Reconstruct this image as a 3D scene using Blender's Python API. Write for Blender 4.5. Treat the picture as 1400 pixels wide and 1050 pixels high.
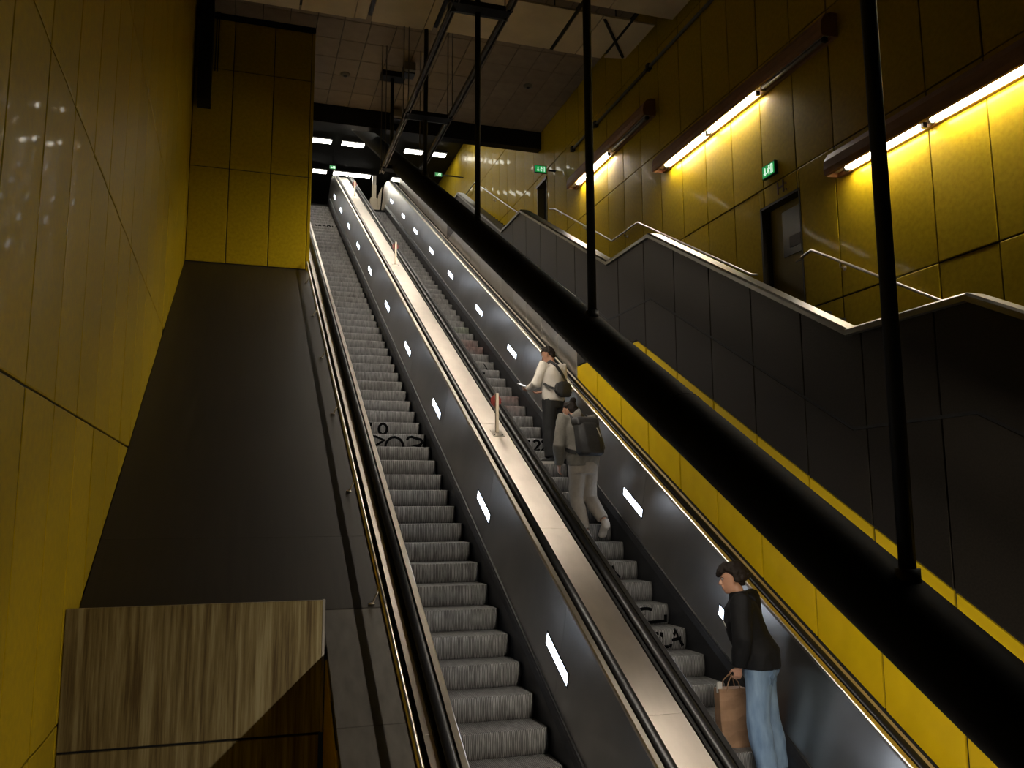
import bpy, bmesh, math, random
from mathutils import Vector, Matrix, noise
random.seed(7)
SC = bpy.context.scene
COL = SC.collection
for o in list(bpy.data.objects):
    bpy.data.objects.remove(o)

# ------------------------------------------------------------------ camera, world, exposure
yaw, pit, rol, FPX = math.radians(17.6), math.radians(8.3), math.radians(-.29), 1184.0
fw = Vector((math.sin(yaw)*math.cos(pit), math.cos(yaw)*math.cos(pit), math.sin(pit)))
rt = Vector((math.cos(yaw), -math.sin(yaw), 0)); up = rt.cross(fw)
r2 = rt*math.cos(rol)+up*math.sin(rol); u2 = -rt*math.sin(rol)+up*math.cos(rol)
cam_d = bpy.data.cameras.new('camera'); cam = bpy.data.objects.new('camera', cam_d); COL.objects.link(cam)
cam.matrix_world = Matrix((r2, u2, -fw)).transposed().to_4x4()
cam_d.sensor_width = 36.0; cam_d.lens = FPX/1400*36.0; cam_d.clip_start = .05; cam_d.clip_end = 200
SC.camera = cam
SC.view_settings.view_transform = 'Standard'; SC.view_settings.look = 'None'
SC.view_settings.gamma = 1; SC.view_settings.use_curve_mapping = False
SC.view_settings.exposure = 0.0
W = bpy.data.worlds.new('world'); SC.world = W; W.use_nodes = True
W.node_tree.nodes['Background'].inputs[0].default_value = (.5, .48, .42, 1)
W.node_tree.nodes['Background'].inputs[1].default_value = 0.002
# emission strengths of the lamps the place has
E_TUBE, E_BEAM, E_HALL, E_SIDE, E_SIGN = 84.0, 86.0, 20.0, 9.5, .45

ANG = math.radians(29.39); T30 = math.tan(ANG); C30 = math.cos(ANG); S30 = math.sin(ANG); C0 = .14
YT = 31.22                                  # top landing
YBD = YT+.75                                # where rails and inner panels level out
def zs(y): return T30*min(y, YT)+C0         # height of the escalator slope that all cross sections are given from
PI = math.pi

# ------------------------------------------------------------------ materials
MATS = {}
ALB = .64                                   # paints and cloth in this hall are all on the dark side
def nodes(name):
    m = bpy.data.materials.new(name); m.use_nodes = True
    nt = m.node_tree
    return m, nt, nt.nodes['Principled BSDF'], nt.nodes, nt.links
def mat(name, col, rough=.5, metal=0., var=.0, scale=(1, 1, 1), nscale=6., bump=0., spec=.5, coat=0., objvar=0., detail=4., aniso=0., tang=None, rvar=0., col2=None, coatr=.15):
    if name in MATS: return MATS[name]
    k = ALB if metal < .6 and 'ceiling' not in name else 1
    col = tuple(c*k for c in col); col2 = tuple(c*k for c in col2) if col2 else None
    m, nt, b, N, L = nodes(name)
    b.inputs['Roughness'].default_value = rough; b.inputs['Metallic'].default_value = metal
    b.inputs['Specular IOR Level'].default_value = spec
    b.inputs['Coat Weight'].default_value = coat; b.inputs['Coat Roughness'].default_value = coatr
    tc = N.new('ShaderNodeTexCoord'); mp = N.new('ShaderNodeMapping'); mp.inputs['Scale'].default_value = scale
    L.new(tc.outputs['Object'], mp.inputs['Vector'])
    nz = N.new('ShaderNodeTexNoise'); nz.inputs['Scale'].default_value = nscale; nz.inputs['Detail'].default_value = detail
    L.new(mp.outputs['Vector'], nz.inputs['Vector'])
    ramp = N.new('ShaderNodeMix'); ramp.data_type = 'RGBA'
    c2 = col2 if col2 else tuple(c*(1-var) for c in col)
    ramp.inputs['A'].default_value = (*c2, 1); ramp.inputs['B'].default_value = (*[min(1, c*(1+var*.5)) for c in col], 1)
    mr = N.new('ShaderNodeMapRange'); mr.inputs[1].default_value = .3; mr.inputs[2].default_value = .7
    L.new(nz.outputs['Fac'], mr.inputs[0]); L.new(mr.outputs[0], ramp.inputs['Factor'])
    out = ramp.outputs['Result']
    if objvar:
        oi = N.new('ShaderNodeObjectInfo'); m2 = N.new('ShaderNodeMapRange')
        m2.inputs[3].default_value = 1-objvar; m2.inputs[4].default_value = 1+objvar*.5
        L.new(oi.outputs['Random'], m2.inputs[0])
        mx = N.new('ShaderNodeMix'); mx.data_type = 'RGBA'; mx.blend_type = 'MULTIPLY'; mx.inputs['Factor'].default_value = 1
        L.new(out, mx.inputs['A']); L.new(m2.outputs[0], mx.inputs['B']); out = mx.outputs['Result']
    L.new(out, b.inputs['Base Color'])
    if rvar:
        m3 = N.new('ShaderNodeMapRange'); m3.inputs[3].default_value = max(.02, rough-rvar); m3.inputs[4].default_value = rough+rvar
        L.new(nz.outputs['Fac'], m3.inputs[0]); L.new(m3.outputs[0], b.inputs['Roughness'])
    if bump:
        bp = N.new('ShaderNodeBump'); bp.inputs['Strength'].default_value = bump; bp.inputs['Distance'].default_value = .01
        L.new(nz.outputs['Fac'], bp.inputs['Height']); L.new(bp.outputs[0], b.inputs['Normal'])
    if aniso:
        b.inputs['Anisotropic'].default_value = aniso
        cv = N.new('ShaderNodeCombineXYZ')
        for i in range(3): cv.inputs[i].default_value = tang[i]
        L.new(cv.outputs[0], b.inputs['Tangent'])
    MATS[name] = m
    return m
def emit(name, col, s, base=(.8, .8, .8)):
    if name in MATS: return MATS[name]
    m, nt, b, N, L = nodes(name)
    b.inputs['Base Color'].default_value = (*base, 1)
    b.inputs['Emission Color'].default_value = (*col, 1); b.inputs['Emission Strength'].default_value = s
    MATS[name] = m
    return m
SL = (0, C30, S30)
YEL = mat('yellow_enamel', (.60, .41, .012), .42, 0, .16, (3, 3, .25), 5, .012, .06, .09, .10, rvar=.06, coatr=.06)
YEL.node_tree.nodes['Principled BSDF'].inputs['Specular Tint'].default_value = (1, .80, .28, 1)
YEL2 = mat('yellow_enamel_matt', (.76, .52, .003), .5, 0, .10, (1, 1, 1), 3, .01, .15, 0, .05)
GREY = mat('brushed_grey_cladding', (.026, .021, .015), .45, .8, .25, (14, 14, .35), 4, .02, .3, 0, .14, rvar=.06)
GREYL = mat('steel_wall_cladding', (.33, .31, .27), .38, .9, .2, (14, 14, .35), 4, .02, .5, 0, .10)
STEEL = mat('brushed_steel', (.60, .55, .48), .30, 1, .12, (1, 1, 1), 8, 0, objvar=.05)
DECK = mat('deck_steel', (.66, .59, .52), .36, .95, .10, (2, 1, 1), 3, 0, objvar=.09, aniso=.75, tang=(1, 0, 0))
BAL = mat('balustrade_steel', (.42, .405, .385), .31, 1, .18, (.6, .6, .6), 2.2, 0, objvar=.10, rvar=.05)
TRIM = mat('polished_trim', (.72, .66, .56), .28, 1, .10, (1, 1, 1), 8, 0)
SKIRT = mat('black_skirt', (.028, .028, .03), .38, .3, .3, (1, 1, 1), 9, 0, .4)
RUB = mat('black_rubber', (.008, .008, .009), .36, 0, .2, (1, 1, 1), 12, 0, .35)
BLK = mat('black_paint', (.007, .007, .007), .55, 0, .3, (1, 1, 1), 6, 0, .3)
BEAMM = mat('black_duct_paint', (.005, .0045, .0035), .7, 0, .3, (1, 1, 1), 4, 0, .05)
DARK = mat('dark_joint', (.010, .009, .007), .8, 0, .2)
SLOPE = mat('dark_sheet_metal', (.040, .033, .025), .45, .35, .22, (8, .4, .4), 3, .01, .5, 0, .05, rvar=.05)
SLOPE2 = mat('paler_sheet_metal', (.15, .135, .115), .45, .45, .25, (3, 1, 1), 4, .01, .5, 0, .05, rvar=.06)  # lower sheets, paler than those above the joint
BROWN = mat('brown_lamp_housing', (.42, .22, .11), .5, 0, .15, (1, 1, 1), 5, 0, .3)
TILE = mat('brown_ceiling_tile', (.30, .23, .16), .75, 0, .15, (1, 1, 1), 3, .01, .2, 0, .10)
BEIGE = mat('beige_ceiling_sheet', (.70, .56, .34), .7, 0, .15, (1, 1, 1), 1.2, .01, .3, 0, .07)
CONCD = mat('dark_soffit', (.020, .020, .020), .6, 0, .3, (1, 1, 1), 3, 0, .3)
FLOORM = mat('dark_stone_floor', (.07, .066, .06), .35, 0, .3, (1, 1, 1), 4, .01, .5)
WALLB = mat('raw_concrete', (.10, .095, .085), .8, 0, .2, (1, 1, 1), 3, .02, .2)
RAILM = mat('galvanised_rail', (.20, .17, .13), .5, .5, .2, (1, 1, 1), 8, 0)
WHITEP = mat('white_plastic', (.55, .53, .48), .5, 0, .05)
RED = mat('red_sign_enamel', (.28, .02, .010), .4, 0, .1)
PINK = mat('pale_post_paint', (1.1, .95, .72), .4, .2, .05)
INK = mat('black_marker_ink', (.004, .004, .005), .9, 0, .2, spec=.05)
GREEN = mat('green_sign_casing', (.02, .10, .04), .5, 0, .1)
L_TUBE = emit('fluorescent_glow', (1, .93, .78), E_TUBE)
L_BEAM = emit('beam_lamp_glow', (1, .90, .76), E_BEAM)
L_HALL = emit('concourse_lamp_glow', (1, .95, .82), E_HALL)
L_SIDE = emit('balustrade_lamp_glow', (.74, .84, 1), E_SIDE)
L_EXIT = emit('exit_sign_glow', (.015, .55, .11), E_SIGN, (.01, .12, .04))
L_EXITW = emit('exit_sign_white', (.75, 1, .8), E_SIGN*1.8)
DEADT = mat('dead_tube_glass', (.45, .42, .36), .3, 0, .05, (1, 1, 1), 4, 0, .6)

def stained():
    m, nt, b, N, L = nodes('stained_plinth_panel')
    tc = N.new('ShaderNodeTexCoord')
    mp = N.new('ShaderNodeMapping'); mp.inputs['Scale'].default_value = (7, 1, .28); L.new(tc.outputs['Object'], mp.inputs['Vector'])
    n1 = N.new('ShaderNodeTexNoise'); n1.inputs['Scale'].default_value = 3.2; n1.inputs['Detail'].default_value = 6; n1.inputs['Roughness'].default_value = .65
    L.new(mp.outputs[0], n1.inputs['Vector'])
    r = N.new('ShaderNodeValToRGB'); e = r.color_ramp.elements
    e[0].position = .34; e[0].color = (.10, .064, .020, 1); e[1].position = .66; e[1].color = (.38, .32, .165, 1)
    x = e.new(.5); x.color = (.23, .175, .070, 1)
    L.new(n1.outputs['Fac'], r.inputs[0]); L.new(r.outputs[0], b.inputs['Base Color'])
    b.inputs['Roughness'].default_value = .5; b.inputs['Metallic'].default_value = .35
    MATS['stained'] = m; return m
STAIN = stained()

def step_mat(name, tint=None):
    m, nt, b, N, L = nodes(name)
    tc = N.new('ShaderNodeTexCoord'); sp = N.new('ShaderNodeSeparateXYZ'); L.new(tc.outputs['Object'], sp.inputs[0])
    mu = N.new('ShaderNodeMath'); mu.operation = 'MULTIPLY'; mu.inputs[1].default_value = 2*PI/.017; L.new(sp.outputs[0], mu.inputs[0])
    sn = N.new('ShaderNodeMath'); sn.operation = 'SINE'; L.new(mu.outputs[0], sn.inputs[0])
    oi = N.new('ShaderNodeObjectInfo')
    ad = N.new('ShaderNodeVectorMath'); ad.operation = 'ADD'; L.new(tc.outputs['Object'], ad.inputs[0])
    ml = N.new('ShaderNodeMath'); ml.operation = 'MULTIPLY'; ml.inputs[1].default_value = 40; L.new(oi.outputs['Random'], ml.inputs[0])
    L.new(ml.outputs[0], ad.inputs[1])
    mp = N.new('ShaderNodeMapping'); mp.inputs['Scale'].default_value = (9, 2, 2.5); L.new(ad.outputs[0], mp.inputs['Vector'])
    nz = N.new('ShaderNodeTexNoise'); nz.inputs['Scale'].default_value = 3; nz.inputs['Detail'].default_value = 6; L.new(mp.outputs[0], nz.inputs['Vector'])
    r = N.new('ShaderNodeValToRGB'); e = r.color_ramp.elements
    e[0].position = .3; e[0].color = (.12, .115, .110, 1); e[1].position = .72; e[1].color = (.29, .282, .27, 1)
    L.new(nz.outputs['Fac'], r.inputs[0])
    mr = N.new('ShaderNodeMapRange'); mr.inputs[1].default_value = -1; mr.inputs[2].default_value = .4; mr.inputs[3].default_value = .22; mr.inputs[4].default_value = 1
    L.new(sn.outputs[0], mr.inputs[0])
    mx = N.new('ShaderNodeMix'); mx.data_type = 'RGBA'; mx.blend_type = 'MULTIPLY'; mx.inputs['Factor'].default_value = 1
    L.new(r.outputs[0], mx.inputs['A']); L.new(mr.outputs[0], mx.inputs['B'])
    out = mx.outputs['Result']
    if tint:
        m2 = N.new('ShaderNodeMix'); m2.data_type = 'RGBA'; m2.blend_type = 'MULTIPLY'; m2.inputs['B'].default_value = (*tint, 1)
        n2 = N.new('ShaderNodeTexNoise'); n2.inputs['Scale'].default_value = 2.2; L.new(ad.outputs[0], n2.inputs['Vector'])
        g = N.new('ShaderNodeMapRange'); g.inputs[1].default_value = .42; g.inputs[2].default_value = .62; L.new(n2.outputs['Fac'], g.inputs[0])
        L.new(g.outputs[0], m2.inputs['Factor']); L.new(out, m2.inputs['A']); out = m2.outputs['Result']
    L.new(out, b.inputs['Base Color'])
    bp = N.new('ShaderNodeBump'); bp.inputs['Strength'].default_value = .5; bp.inputs['Distance'].default_value = .006
    L.new(sn.outputs[0], bp.inputs['Height']); L.new(bp.outputs[0], b.inputs['Normal'])
    b.inputs['Roughness'].default_value = .5; b.inputs['Metallic'].default_value = .35
    return m
STEPM = step_mat('ribbed_step_metal'); STEPR = step_mat('ribbed_step_metal_red_paint', (1, .66, .62)); STEPG = step_mat('ribbed_step_metal_green_paint', (.82, .92, .74))

# ------------------------------------------------------------------ object helpers
def tag(o, label=None, cat=None, group=None, kind=None):
    if label: o['label'] = label
    if cat: o['category'] = cat
    if group: o['group'] = group
    if kind: o['kind'] = kind
    return o
def empty(name, loc=(0, 0, 0), label=None, cat=None, group=None, kind=None, rz=0):
    o = bpy.data.objects.new(name, None); COL.objects.link(o); o.location = loc; o.rotation_euler = (0, 0, rz)
    o.empty_display_size = .1
    return tag(o, label, cat, group, kind)
def link(name, me, m=None, parent=None, loc=None):
    o = bpy.data.objects.new(name, me); COL.objects.link(o)
    if m is not None and not me.materials: me.materials.append(m)
    if loc is not None: o.location = loc
    if parent is not None: o.parent = parent
    return o
def mesh(name, V, F, m=None, parent=None, smooth=False, loc=None):
    me = bpy.data.meshes.new(name); me.from_pydata([tuple(v) for v in V], [], F)
    bm = bmesh.new(); bm.from_mesh(me); bmesh.ops.recalc_face_normals(bm, faces=bm.faces); bm.to_mesh(me); bm.free()
    if smooth:
        for p in me.polygons: p.use_smooth = True
    return link(name, me, m, parent, loc)
def wp(parent):        # world offset of a top-level empty, so that parts can be given in world metres
    return Vector(parent.location) if parent is not None else Vector((0, 0, 0))
class MB:
    def __init__(s): s.V = []; s.F = []
    def box(s, x0, x1, y0, y1, z0, z1):
        n = len(s.V)
        s.V += [(x, y, z) for x in (x0, x1) for y in (y0, y1) for z in (z0, z1)]
        s.F += [[n+i for i in f] for f in ((0, 1, 3, 2), (4, 6, 7, 5), (0, 4, 5, 1), (2, 3, 7, 6), (0, 2, 6, 4), (1, 5, 7, 3))]
        return s
    def loft(s, rings, cap=True):
        n = len(s.V); k = len(rings[0])
        for r in rings: s.V += [tuple(p) for p in r]
        for i in range(len(rings)-1):
            for j in range(k):
                a = n+i*k+j; b = n+i*k+(j+1) % k
                s.F.append([a, b, b+k, a+k])
        if cap:
            s.F.append([n+j for j in range(k)][::-1]); s.F.append([n+(len(rings)-1)*k+j for j in range(k)])
        return s
    def tube(s, pts, rad, n=10, ell=None, up=Vector((0, 0, 1))):
        pts = [Vector(p) for p in pts]
        if not hasattr(rad, '__len__'): rad = [rad]*len(pts)
        rings = []; pu = None
        for i, p in enumerate(pts):
            if i == 0: d = pts[1]-p
            elif i == len(pts)-1: d = p-pts[i-1]
            else: d = (pts[i+1]-p).normalized()+(p-pts[i-1]).normalized()
            d.normalize()
            u = pu if pu is not None else up
            a = d.cross(u)
            if a.length < 1e-3: a = d.cross(Vector((1, 0, 0)))
            a.normalize(); b = a.cross(d).normalized(); pu = b
            rx, ry = (rad[i], rad[i]) if not hasattr(rad[i], '__len__') else rad[i]
            k = 1.0
            if 0 < i < len(pts)-1:
                c = (pts[i+1]-p).normalized().dot((p-pts[i-1]).normalized()); k = 1/max(.6, math.sqrt((1+c)/2))
            rings.append([p+a*rx*math.cos(2*PI*j/n)*1+b*ry*math.sin(2*PI*j/n)*k for j in range(n)])
        return s.loft(rings)
    def ball(s, c, r, n=10, m=7):
        c = Vector(c); r = r if hasattr(r, '__len__') else (r, r, r)
        return s.loft([[c+Vector((r[0]*math.sin(PI*(i+.02)/(m+.04))*math.cos(2*PI*j/n), r[1]*math.sin(PI*(i+.02)/(m+.04))*math.sin(2*PI*j/n), -r[2]*math.cos(PI*i/m))) for j in range(n)] for i in range(m+1)])
    def sweep(s, prof, ys, zf=zs):
        return s.loft([[(x, y, zf(y)+h) for x, h in prof] for y in ys])
    def build(s, name, m=None, parent=None, smooth=False, off=True):
        w = wp(parent) if off else Vector((0, 0, 0))
        return mesh(name, [Vector(v)-w for v in s.V], s.F, m, parent, smooth)
def bevel_all(o, w=.006, seg=1, ang=.6):
    bm = bmesh.new(); bm.from_mesh(o.data)
    ed = [e for e in bm.edges if len(e.link_faces) == 2 and e.calc_face_angle(0) > ang]
    bmesh.ops.bevel(bm, geom=ed, offset=w, segments=seg, affect='EDGES', profile=.5); bm.to_mesh(o.data); bm.free()
    return o
# a wall panel: outline in (a, b), chamfered front edge, thickness behind
PCACHE = {}
def panel_mesh(poly, depth=.02, ch=.012):
    key = (tuple((round(a, 3), round(b, 3)) for a, b in poly), depth, ch)
    if key in PCACHE: return PCACHE[key]
    n = len(poly)
    A = sum(poly[i][0]*poly[(i+1) % n][1]-poly[(i+1) % n][0]*poly[i][1] for i in range(n))
    if A < 0: poly = poly[::-1]
    def inset(d):
        out = []
        for i in range(n):
            p0 = Vector(poly[i-1]); p1 = Vector(poly[i]); p2 = Vector(poly[(i+1) % n])
            e1 = (p1-p0).normalized(); e2 = (p2-p1).normalized()
            n1 = Vector((-e1.y, e1.x)); n2 = Vector((-e2.y, e2.x))
            k = 1+n1.dot(n2)
            out.append(p1+(n1+n2)*(d/max(k, .35)))
        return out
    r0 = [(a, b, -depth) for a, b in poly]; r1 = [(a, b, -.006) for a, b in poly]
    r2 = [(p.x, p.y, -.0015) for p in inset(ch*.4)]; r3 = [(p.x, p.y, 0) for p in inset(ch)]
    V = r0+r1+r2+r3; F = []
    for k in range(3):
        for j in range(n):
            F.append([k*n+j, k*n+(j+1) % n, (k+1)*n+(j+1) % n, (k+1)*n+j])
    F.append([3*n+j for j in range(n)])
    me = bpy.data.meshes.new('panel'); me.from_pydata(V, [], F)
    PCACHE[key] = me
    return me
def bulged_mesh(w, h, bl):
    key = (round(w, 3), round(h, 3), bl)
    if key in PCACHE: return PCACHE[key]
    us = [-1, -.985, -.8, -.5, -.2, .2, .5, .8, .985, 1]; V = []; F = []
    zf = lambda u: -bl*u*u-(.005 if abs(u) == 1 else 0)
    for v in (-1, -1+.02/h, 1-.02/h, 1):
        for u in us: V.append((u*w/2, v*h/2, zf(u)-(.004 if abs(v) == 1 else 0)))
    n = len(us)
    for r in range(3):
        for i in range(n-1): F.append([r*n+i, r*n+i+1, (r+1)*n+i+1, (r+1)*n+i])
    nf = len(F); k = len(V)
    rim = [i for i in range(n)]+[3*n+n-1-i for i in range(n)]
    V += [V[i] for i in rim]+[(V[i][0], V[i][1], -.022) for i in rim]; q = len(rim)
    for i in range(q):
        if i == n-1 or i == q-1: pass
        F.append([k+i, k+q+i, k+q+(i+1) % q, k+(i+1) % q])
    for i in range(1, n-2): F[(n-1)+i] = None           # the curved face has corners of its own, so that its shading stays true
    F = [f for f in F if f]; k = len(V)
    V += [V[n+i] for i in range(1, n-1)]+[V[2*n+i] for i in range(1, n-1)]
    for i in range(n-3): F.append([k+i, k+i+1, k+n-2+i+1, k+n-2+i])
    me = bpy.data.meshes.new('panel'); me.from_pydata(V, [], F)
    for p in me.polygons[len(F)-(n-3):]: p.use_smooth = True
    PCACHE[key] = me
    return me
def place_panel(name, parent, poly, frame, m, depth=.02, jitter=.0, bulge=0., ch=.012):
    # frame: (origin, axis a, axis b, normal); the outline is centred on its own middle so that alike panels share a mesh
    org, a, b, nrm = [Vector(v) for v in frame]
    ca = sum(p[0] for p in poly)/len(poly); cb = sum(p[1] for p in poly)/len(poly)
    w_ = max(p[0] for p in poly)-min(p[0] for p in poly); h_ = max(p[1] for p in poly)-min(p[1] for p in poly)
    if bulge and len(poly) == 4 and abs(area(poly)-w_*h_) < 1e-4 and w_ > .5: me = bulged_mesh(w_, h_, bulge)
    else: me = panel_mesh([(p[0]-ca, p[1]-cb) for p in poly], depth, ch)
    if not me.materials: me.materials.append(m)
    o = bpy.data.objects.new(name, me); COL.objects.link(o)
    if me.materials[0] != m:
        o.material_slots[0].link = 'OBJECT'; o.material_slots[0].material = m
    R = Matrix((a, b, nrm)).transposed().to_4x4()
    if jitter:
        R = R @ Matrix.Rotation(random.uniform(-jitter, jitter), 4, 'X') @ Matrix.Rotation(random.uniform(-jitter, jitter), 4, 'Y')
    R.translation = org+a*ca+b*cb-wp(parent)
    o.parent = parent; o.matrix_local = R
    return o
def rect(a0, a1, b0, b1): return [(a0, b0), (a1, b0), (a1, b1), (a0, b1)]
def clip(poly, f):      # keep f(a, b) >= 0
    out = []
    for i in range(len(poly)):
        p, q = poly[i], poly[(i+1) % len(poly)]; fp, fq = f(*p), f(*q)
        if fp >= 0: out.append(p)
        if (fp >= 0) != (fq >= 0):
            t = fp/(fp-fq); out.append((p[0]+t*(q[0]-p[0]), p[1]+t*(q[1]-p[1])))
    return out
def area(poly):
    return abs(sum(poly[i][0]*poly[(i+1) % len(poly)][1]-poly[(i+1) % len(poly)][0]*poly[i][1] for i in range(len(poly))))/2
G = .009                # half a joint
LEV = [-4.3, -1.64, .77, 3.0, 5.26, 7.42, 9.7, 11.98, 14.6]
XL, XR, XM, YB, ZC, ZF, ZCC = -1.224, 8.17, 5.42, 19.05, 11.0, -6.55+.14+31.22*math.tan(math.radians(29.39)), 14.6
ZLOW = -6.55+C0+T30*2.0
def struct(name, o=None):
    o['kind'] = 'structure'; return o

# ------------------------------------------------------------------ the setting: left wall
wl = struct('wall_left', MB().box(XL-.30, XL-.022, -5, YB+.2, ZLOW, ZC).build('wall_left', DARK))
y = 4.90-.891*3
LEVL = [-4.3, -1.606, .756, 2.945, 5.15, 7.26, 9.5, 11.7, 14.3]
for k in range(19):
    y0, y1 = y+k*.891, min(y+(k+1)*.891, YB)
    if y1-y0 < .1: continue
    for i in range(7):
        z0, z1 = LEVL[i], min(LEVL[i+1], ZC)
        p = rect(y0+G, y1-G, z0+G, z1-G)
        if y0 > 7.60: p = clip(p, lambda a, b: b-(T30*a+C0-5.60+.004))
        if len(p) > 2 and area(p) > .02 and max(q[1] for q in p) > -3.2:
            place_panel('panel', wl, p, ((XL, 0, 0), (0, 1, 0), (0, 0, 1), (1, 0, 0)), YEL, jitter=.002, bulge=.006)
# wall across the hall at the upper left, ending in a corner trim
wb = struct('wall_back', MB().box(XL-.3, 1.323, YB+.022, YB+.3, 4.6, ZC).box(1.04, 1.323, YB+.3, 31.5, 5.0, ZCC).build('wall_back', DARK))
fb = ((0, YB, 0), (1, 0, 0), (0, 0, 1), (0, -1, 0))
for a0, a1 in ((XL, -.41), (-.41, .46), (.46, 1.275)):
    for z0, z1 in ((zs(YB)-5.585, 7.41), (7.41, 9.7), (9.7, 10.88)):
        place_panel('panel', wb, rect(a0+G, a1-G, z0+G, z1-G), fb, YEL, jitter=.001)
for z0, z1 in ((5.0, 7.41), (7.41, 9.7), (9.7, 10.88)):
    o = MB().box(1.280, 1.345, YB-.004, YB+.06, z0+.004, z1-.004).build('corner_trim', YEL, wb); bevel_all(o, .006)
k = 0
yy = YB+.07
while yy < 30.9:
    for z0, z1 in ((5.0, 7.42), (7.42, 9.7), (9.7, 11.98), (11.98, 14.6)):
        p = clip(rect(yy+G, yy+.895-G, z0, z1-G), lambda a, b: b-(zs(a)-5.9))
        if len(p) > 2 and area(p) > .05:
            place_panel('panel', wb, p, ((1.345, 0, 0), (0, 1, 0), (0, 0, 1), (1, 0, 0)), YEL)
    yy += .895
MB().box(XL, 1.35, YB-.03, YB, 10.88, ZC).build('top_trim', BLK, wb)

# right wall beyond the stairs
wr = struct('wall_right', MB().box(XR+.30, XR+.5, -5, 42, ZLOW, ZCC).build('wall_right', DARK))
MB().box(XR+.022, XR+.3, -5, 10.93, ZLOW, ZCC).box(XR+.022, XR+.3, 10.93, 12.0, 4.95, ZCC).box(XR+.022, XR+.3, 12.0, 22.34, ZLOW, ZCC)\
    .box(XR+.022, XR+.3, 22.34, 23.2, 9.45, ZCC).box(XR+.022, XR+.3, 23.2, 42, ZLOW, ZCC).build('backing', DARK, wr)
def floor_z(y):         # walking level of the stairs
    pts = [(-9, -8.2), (-.75, -1.72), (-.75+.0, -1.72), (.7, -1.72), (5.25, .62), (6.66, .62), (10.66, 2.85), (12.11, 2.85), (16.42, 5.17), (17.78, 5.17), (21.85, 7.5), (23.3, 7.5), (30.0, ZF), (50, ZF)]
    for (a, za), (b, zb) in zip(pts, pts[1:]):
        if a <= y <= b and b > a: return za+(zb-za)*(y-a)/(b-a)
    return ZF
fr_ = ((XR, 0, 0), (0, -1, 0), (0, 0, 1), (-1, 0, 0))
for k in range(-5, 39):
    y0, y1 = 7.4+.895*k, 7.4+.895*(k+1)
    if y1 > 41.5: break
    for i in range(1, 8):
        z0, z1 = LEV[i], LEV[i+1]
        if z1 < floor_z(y0)-.1: continue
        if y0 < 15 and z0 > 11.9 or (y1 < 22.8 and z0 >= 11.9): continue
        polys = [rect(-y1+G, -y0-G, z0+G, z1-G)]
        for da, db, dz in ((10.93, 12.0, 4.95), (22.34, 23.2, 9.45)):
            if y1 > da+.02 and y0 < db-.02 and z0 < dz:
                new = []
                for q in polys:
                    cl = [clip(q, lambda a, b: -a-db-.005), clip(q, lambda a, b: da-.005+a)]
                    mid = clip(clip(clip(q, lambda a, b: b-dz), lambda a, b: db+a), lambda a, b: -a-da)
                    new += cl+[mid]
                polys = new
        for q in polys:
            if len(q) > 2 and area(q) > .01: place_panel('panel', wr, q, fr_, YEL, jitter=.003, bulge=.003 if y0 < 15 else .007)
struct('wall_front', MB().box(XL-.3, XR+.5, -5.3, -5, ZLOW, ZC).build('wall_front', WALLB))
struct('floor', MB().box(XL-.3, XR+.5, -5, 4.4, ZLOW-.3, ZLOW).build('floor', FLOORM))
# upper hall
struct('floor_upper', MB().box(-4, 5.25, YT+.02, 42, ZF-.3, ZF).box(5.25, XR+.02, 30.0, 42, ZF-.3, ZF).build('floor_upper', FLOORM))
struct('wall_far', MB().box(-4, XR+.5, 42, 42.3, ZF-.3, ZCC).box(-4.3, -4, 31.2, 42.3, ZF-.3, ZCC).box(-4, 1.05, 31.2, 31.5, ZF-2, ZCC).build('wall_far', CONCD))
struct('ceiling_upper', MB().box(-4.3, XR+.5, 23.1, 42.3, ZCC, ZCC+.3).build('ceiling_upper', CONCD))
struct('trim_1', MB().box(1.33, XR+.02, 22.8, 23.1, 10.5, ZCC+.3).build('trim_1', BLK))

# ceiling with tiles
ce = struct('ceiling', MB().box(XL-.3, XR+.5, -5.3, 22.8, ZC+.03, ZC+.3).build('ceiling', DARK))
fc = ((0, 0, ZC), (1, 0, 0), (0, -1, 0), (0, 0, -1))
for i in range(-5, 12):
    x0 = 1.35+i*.59; x1 = min(x0+.59, XR-.01)
    x0 = max(x0, XL+.01)
    if x1-x0 < .1: continue
    for j in range(9):
        y1 = 22.78-j*.86; y0 = y1-.86
        if x0 < 1.3 and y0 > 19.0: continue
        if x0 < 1.3 and y1 > 19.02: y1 = 19.02
        place_panel('tile', ce, rect(x0+.006, x1-.006, -y1+.006, -y0-.006), fc, TILE, .02)
ZSH = 9.85
# suspended beige sheets
KS = .9657
class MBS(MB):
    def build(s, *a, **k):
        s.V = [(x*KS, y*KS, z) for x, y, z in s.V]
        return MB.build(s, *a, **k)
sh = struct('ceiling_sheets', empty('ceiling_sheets', (3.4, 12, ZSH)))
xs = [(-1.2, .85), (.90, 1.96), (1.98, 2.22), (2.33, 3.44), (3.46, 3.62), (3.74, 4.93), (4.97, 6.30), (6.40, 6.92), (6.95, 7.55)]
for i, (a, b) in enumerate(xs):
    e = random.uniform(-.03, .03)
    o = MBS().box(a, b, 15.40, 17.0+e, ZSH, ZSH+.035).build('sheet', BEIGE, sh)
    for j in range(4):
        y1 = 15.36-j*1.9-(.25 if 4.9 < a < 7 and j == 0 else 0)
        MBS().box(a, b if b < 7.4 else 8.38, y1-1.86, y1, ZSH, ZSH+.035).build('sheet', BEIGE, sh)
V = [(7.62, 15.42), (8.4, 15.42), (8.42, 15.9), (8.1, 16.85), (7.62, 16.95)]
V = [(min(a, 8.12), b) for a, b in V]
MBS().loft([[(a, b, z) for a, b in V] for z in (ZSH, ZSH+.035)]).build('sheet', BEIGE, sh)
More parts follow.
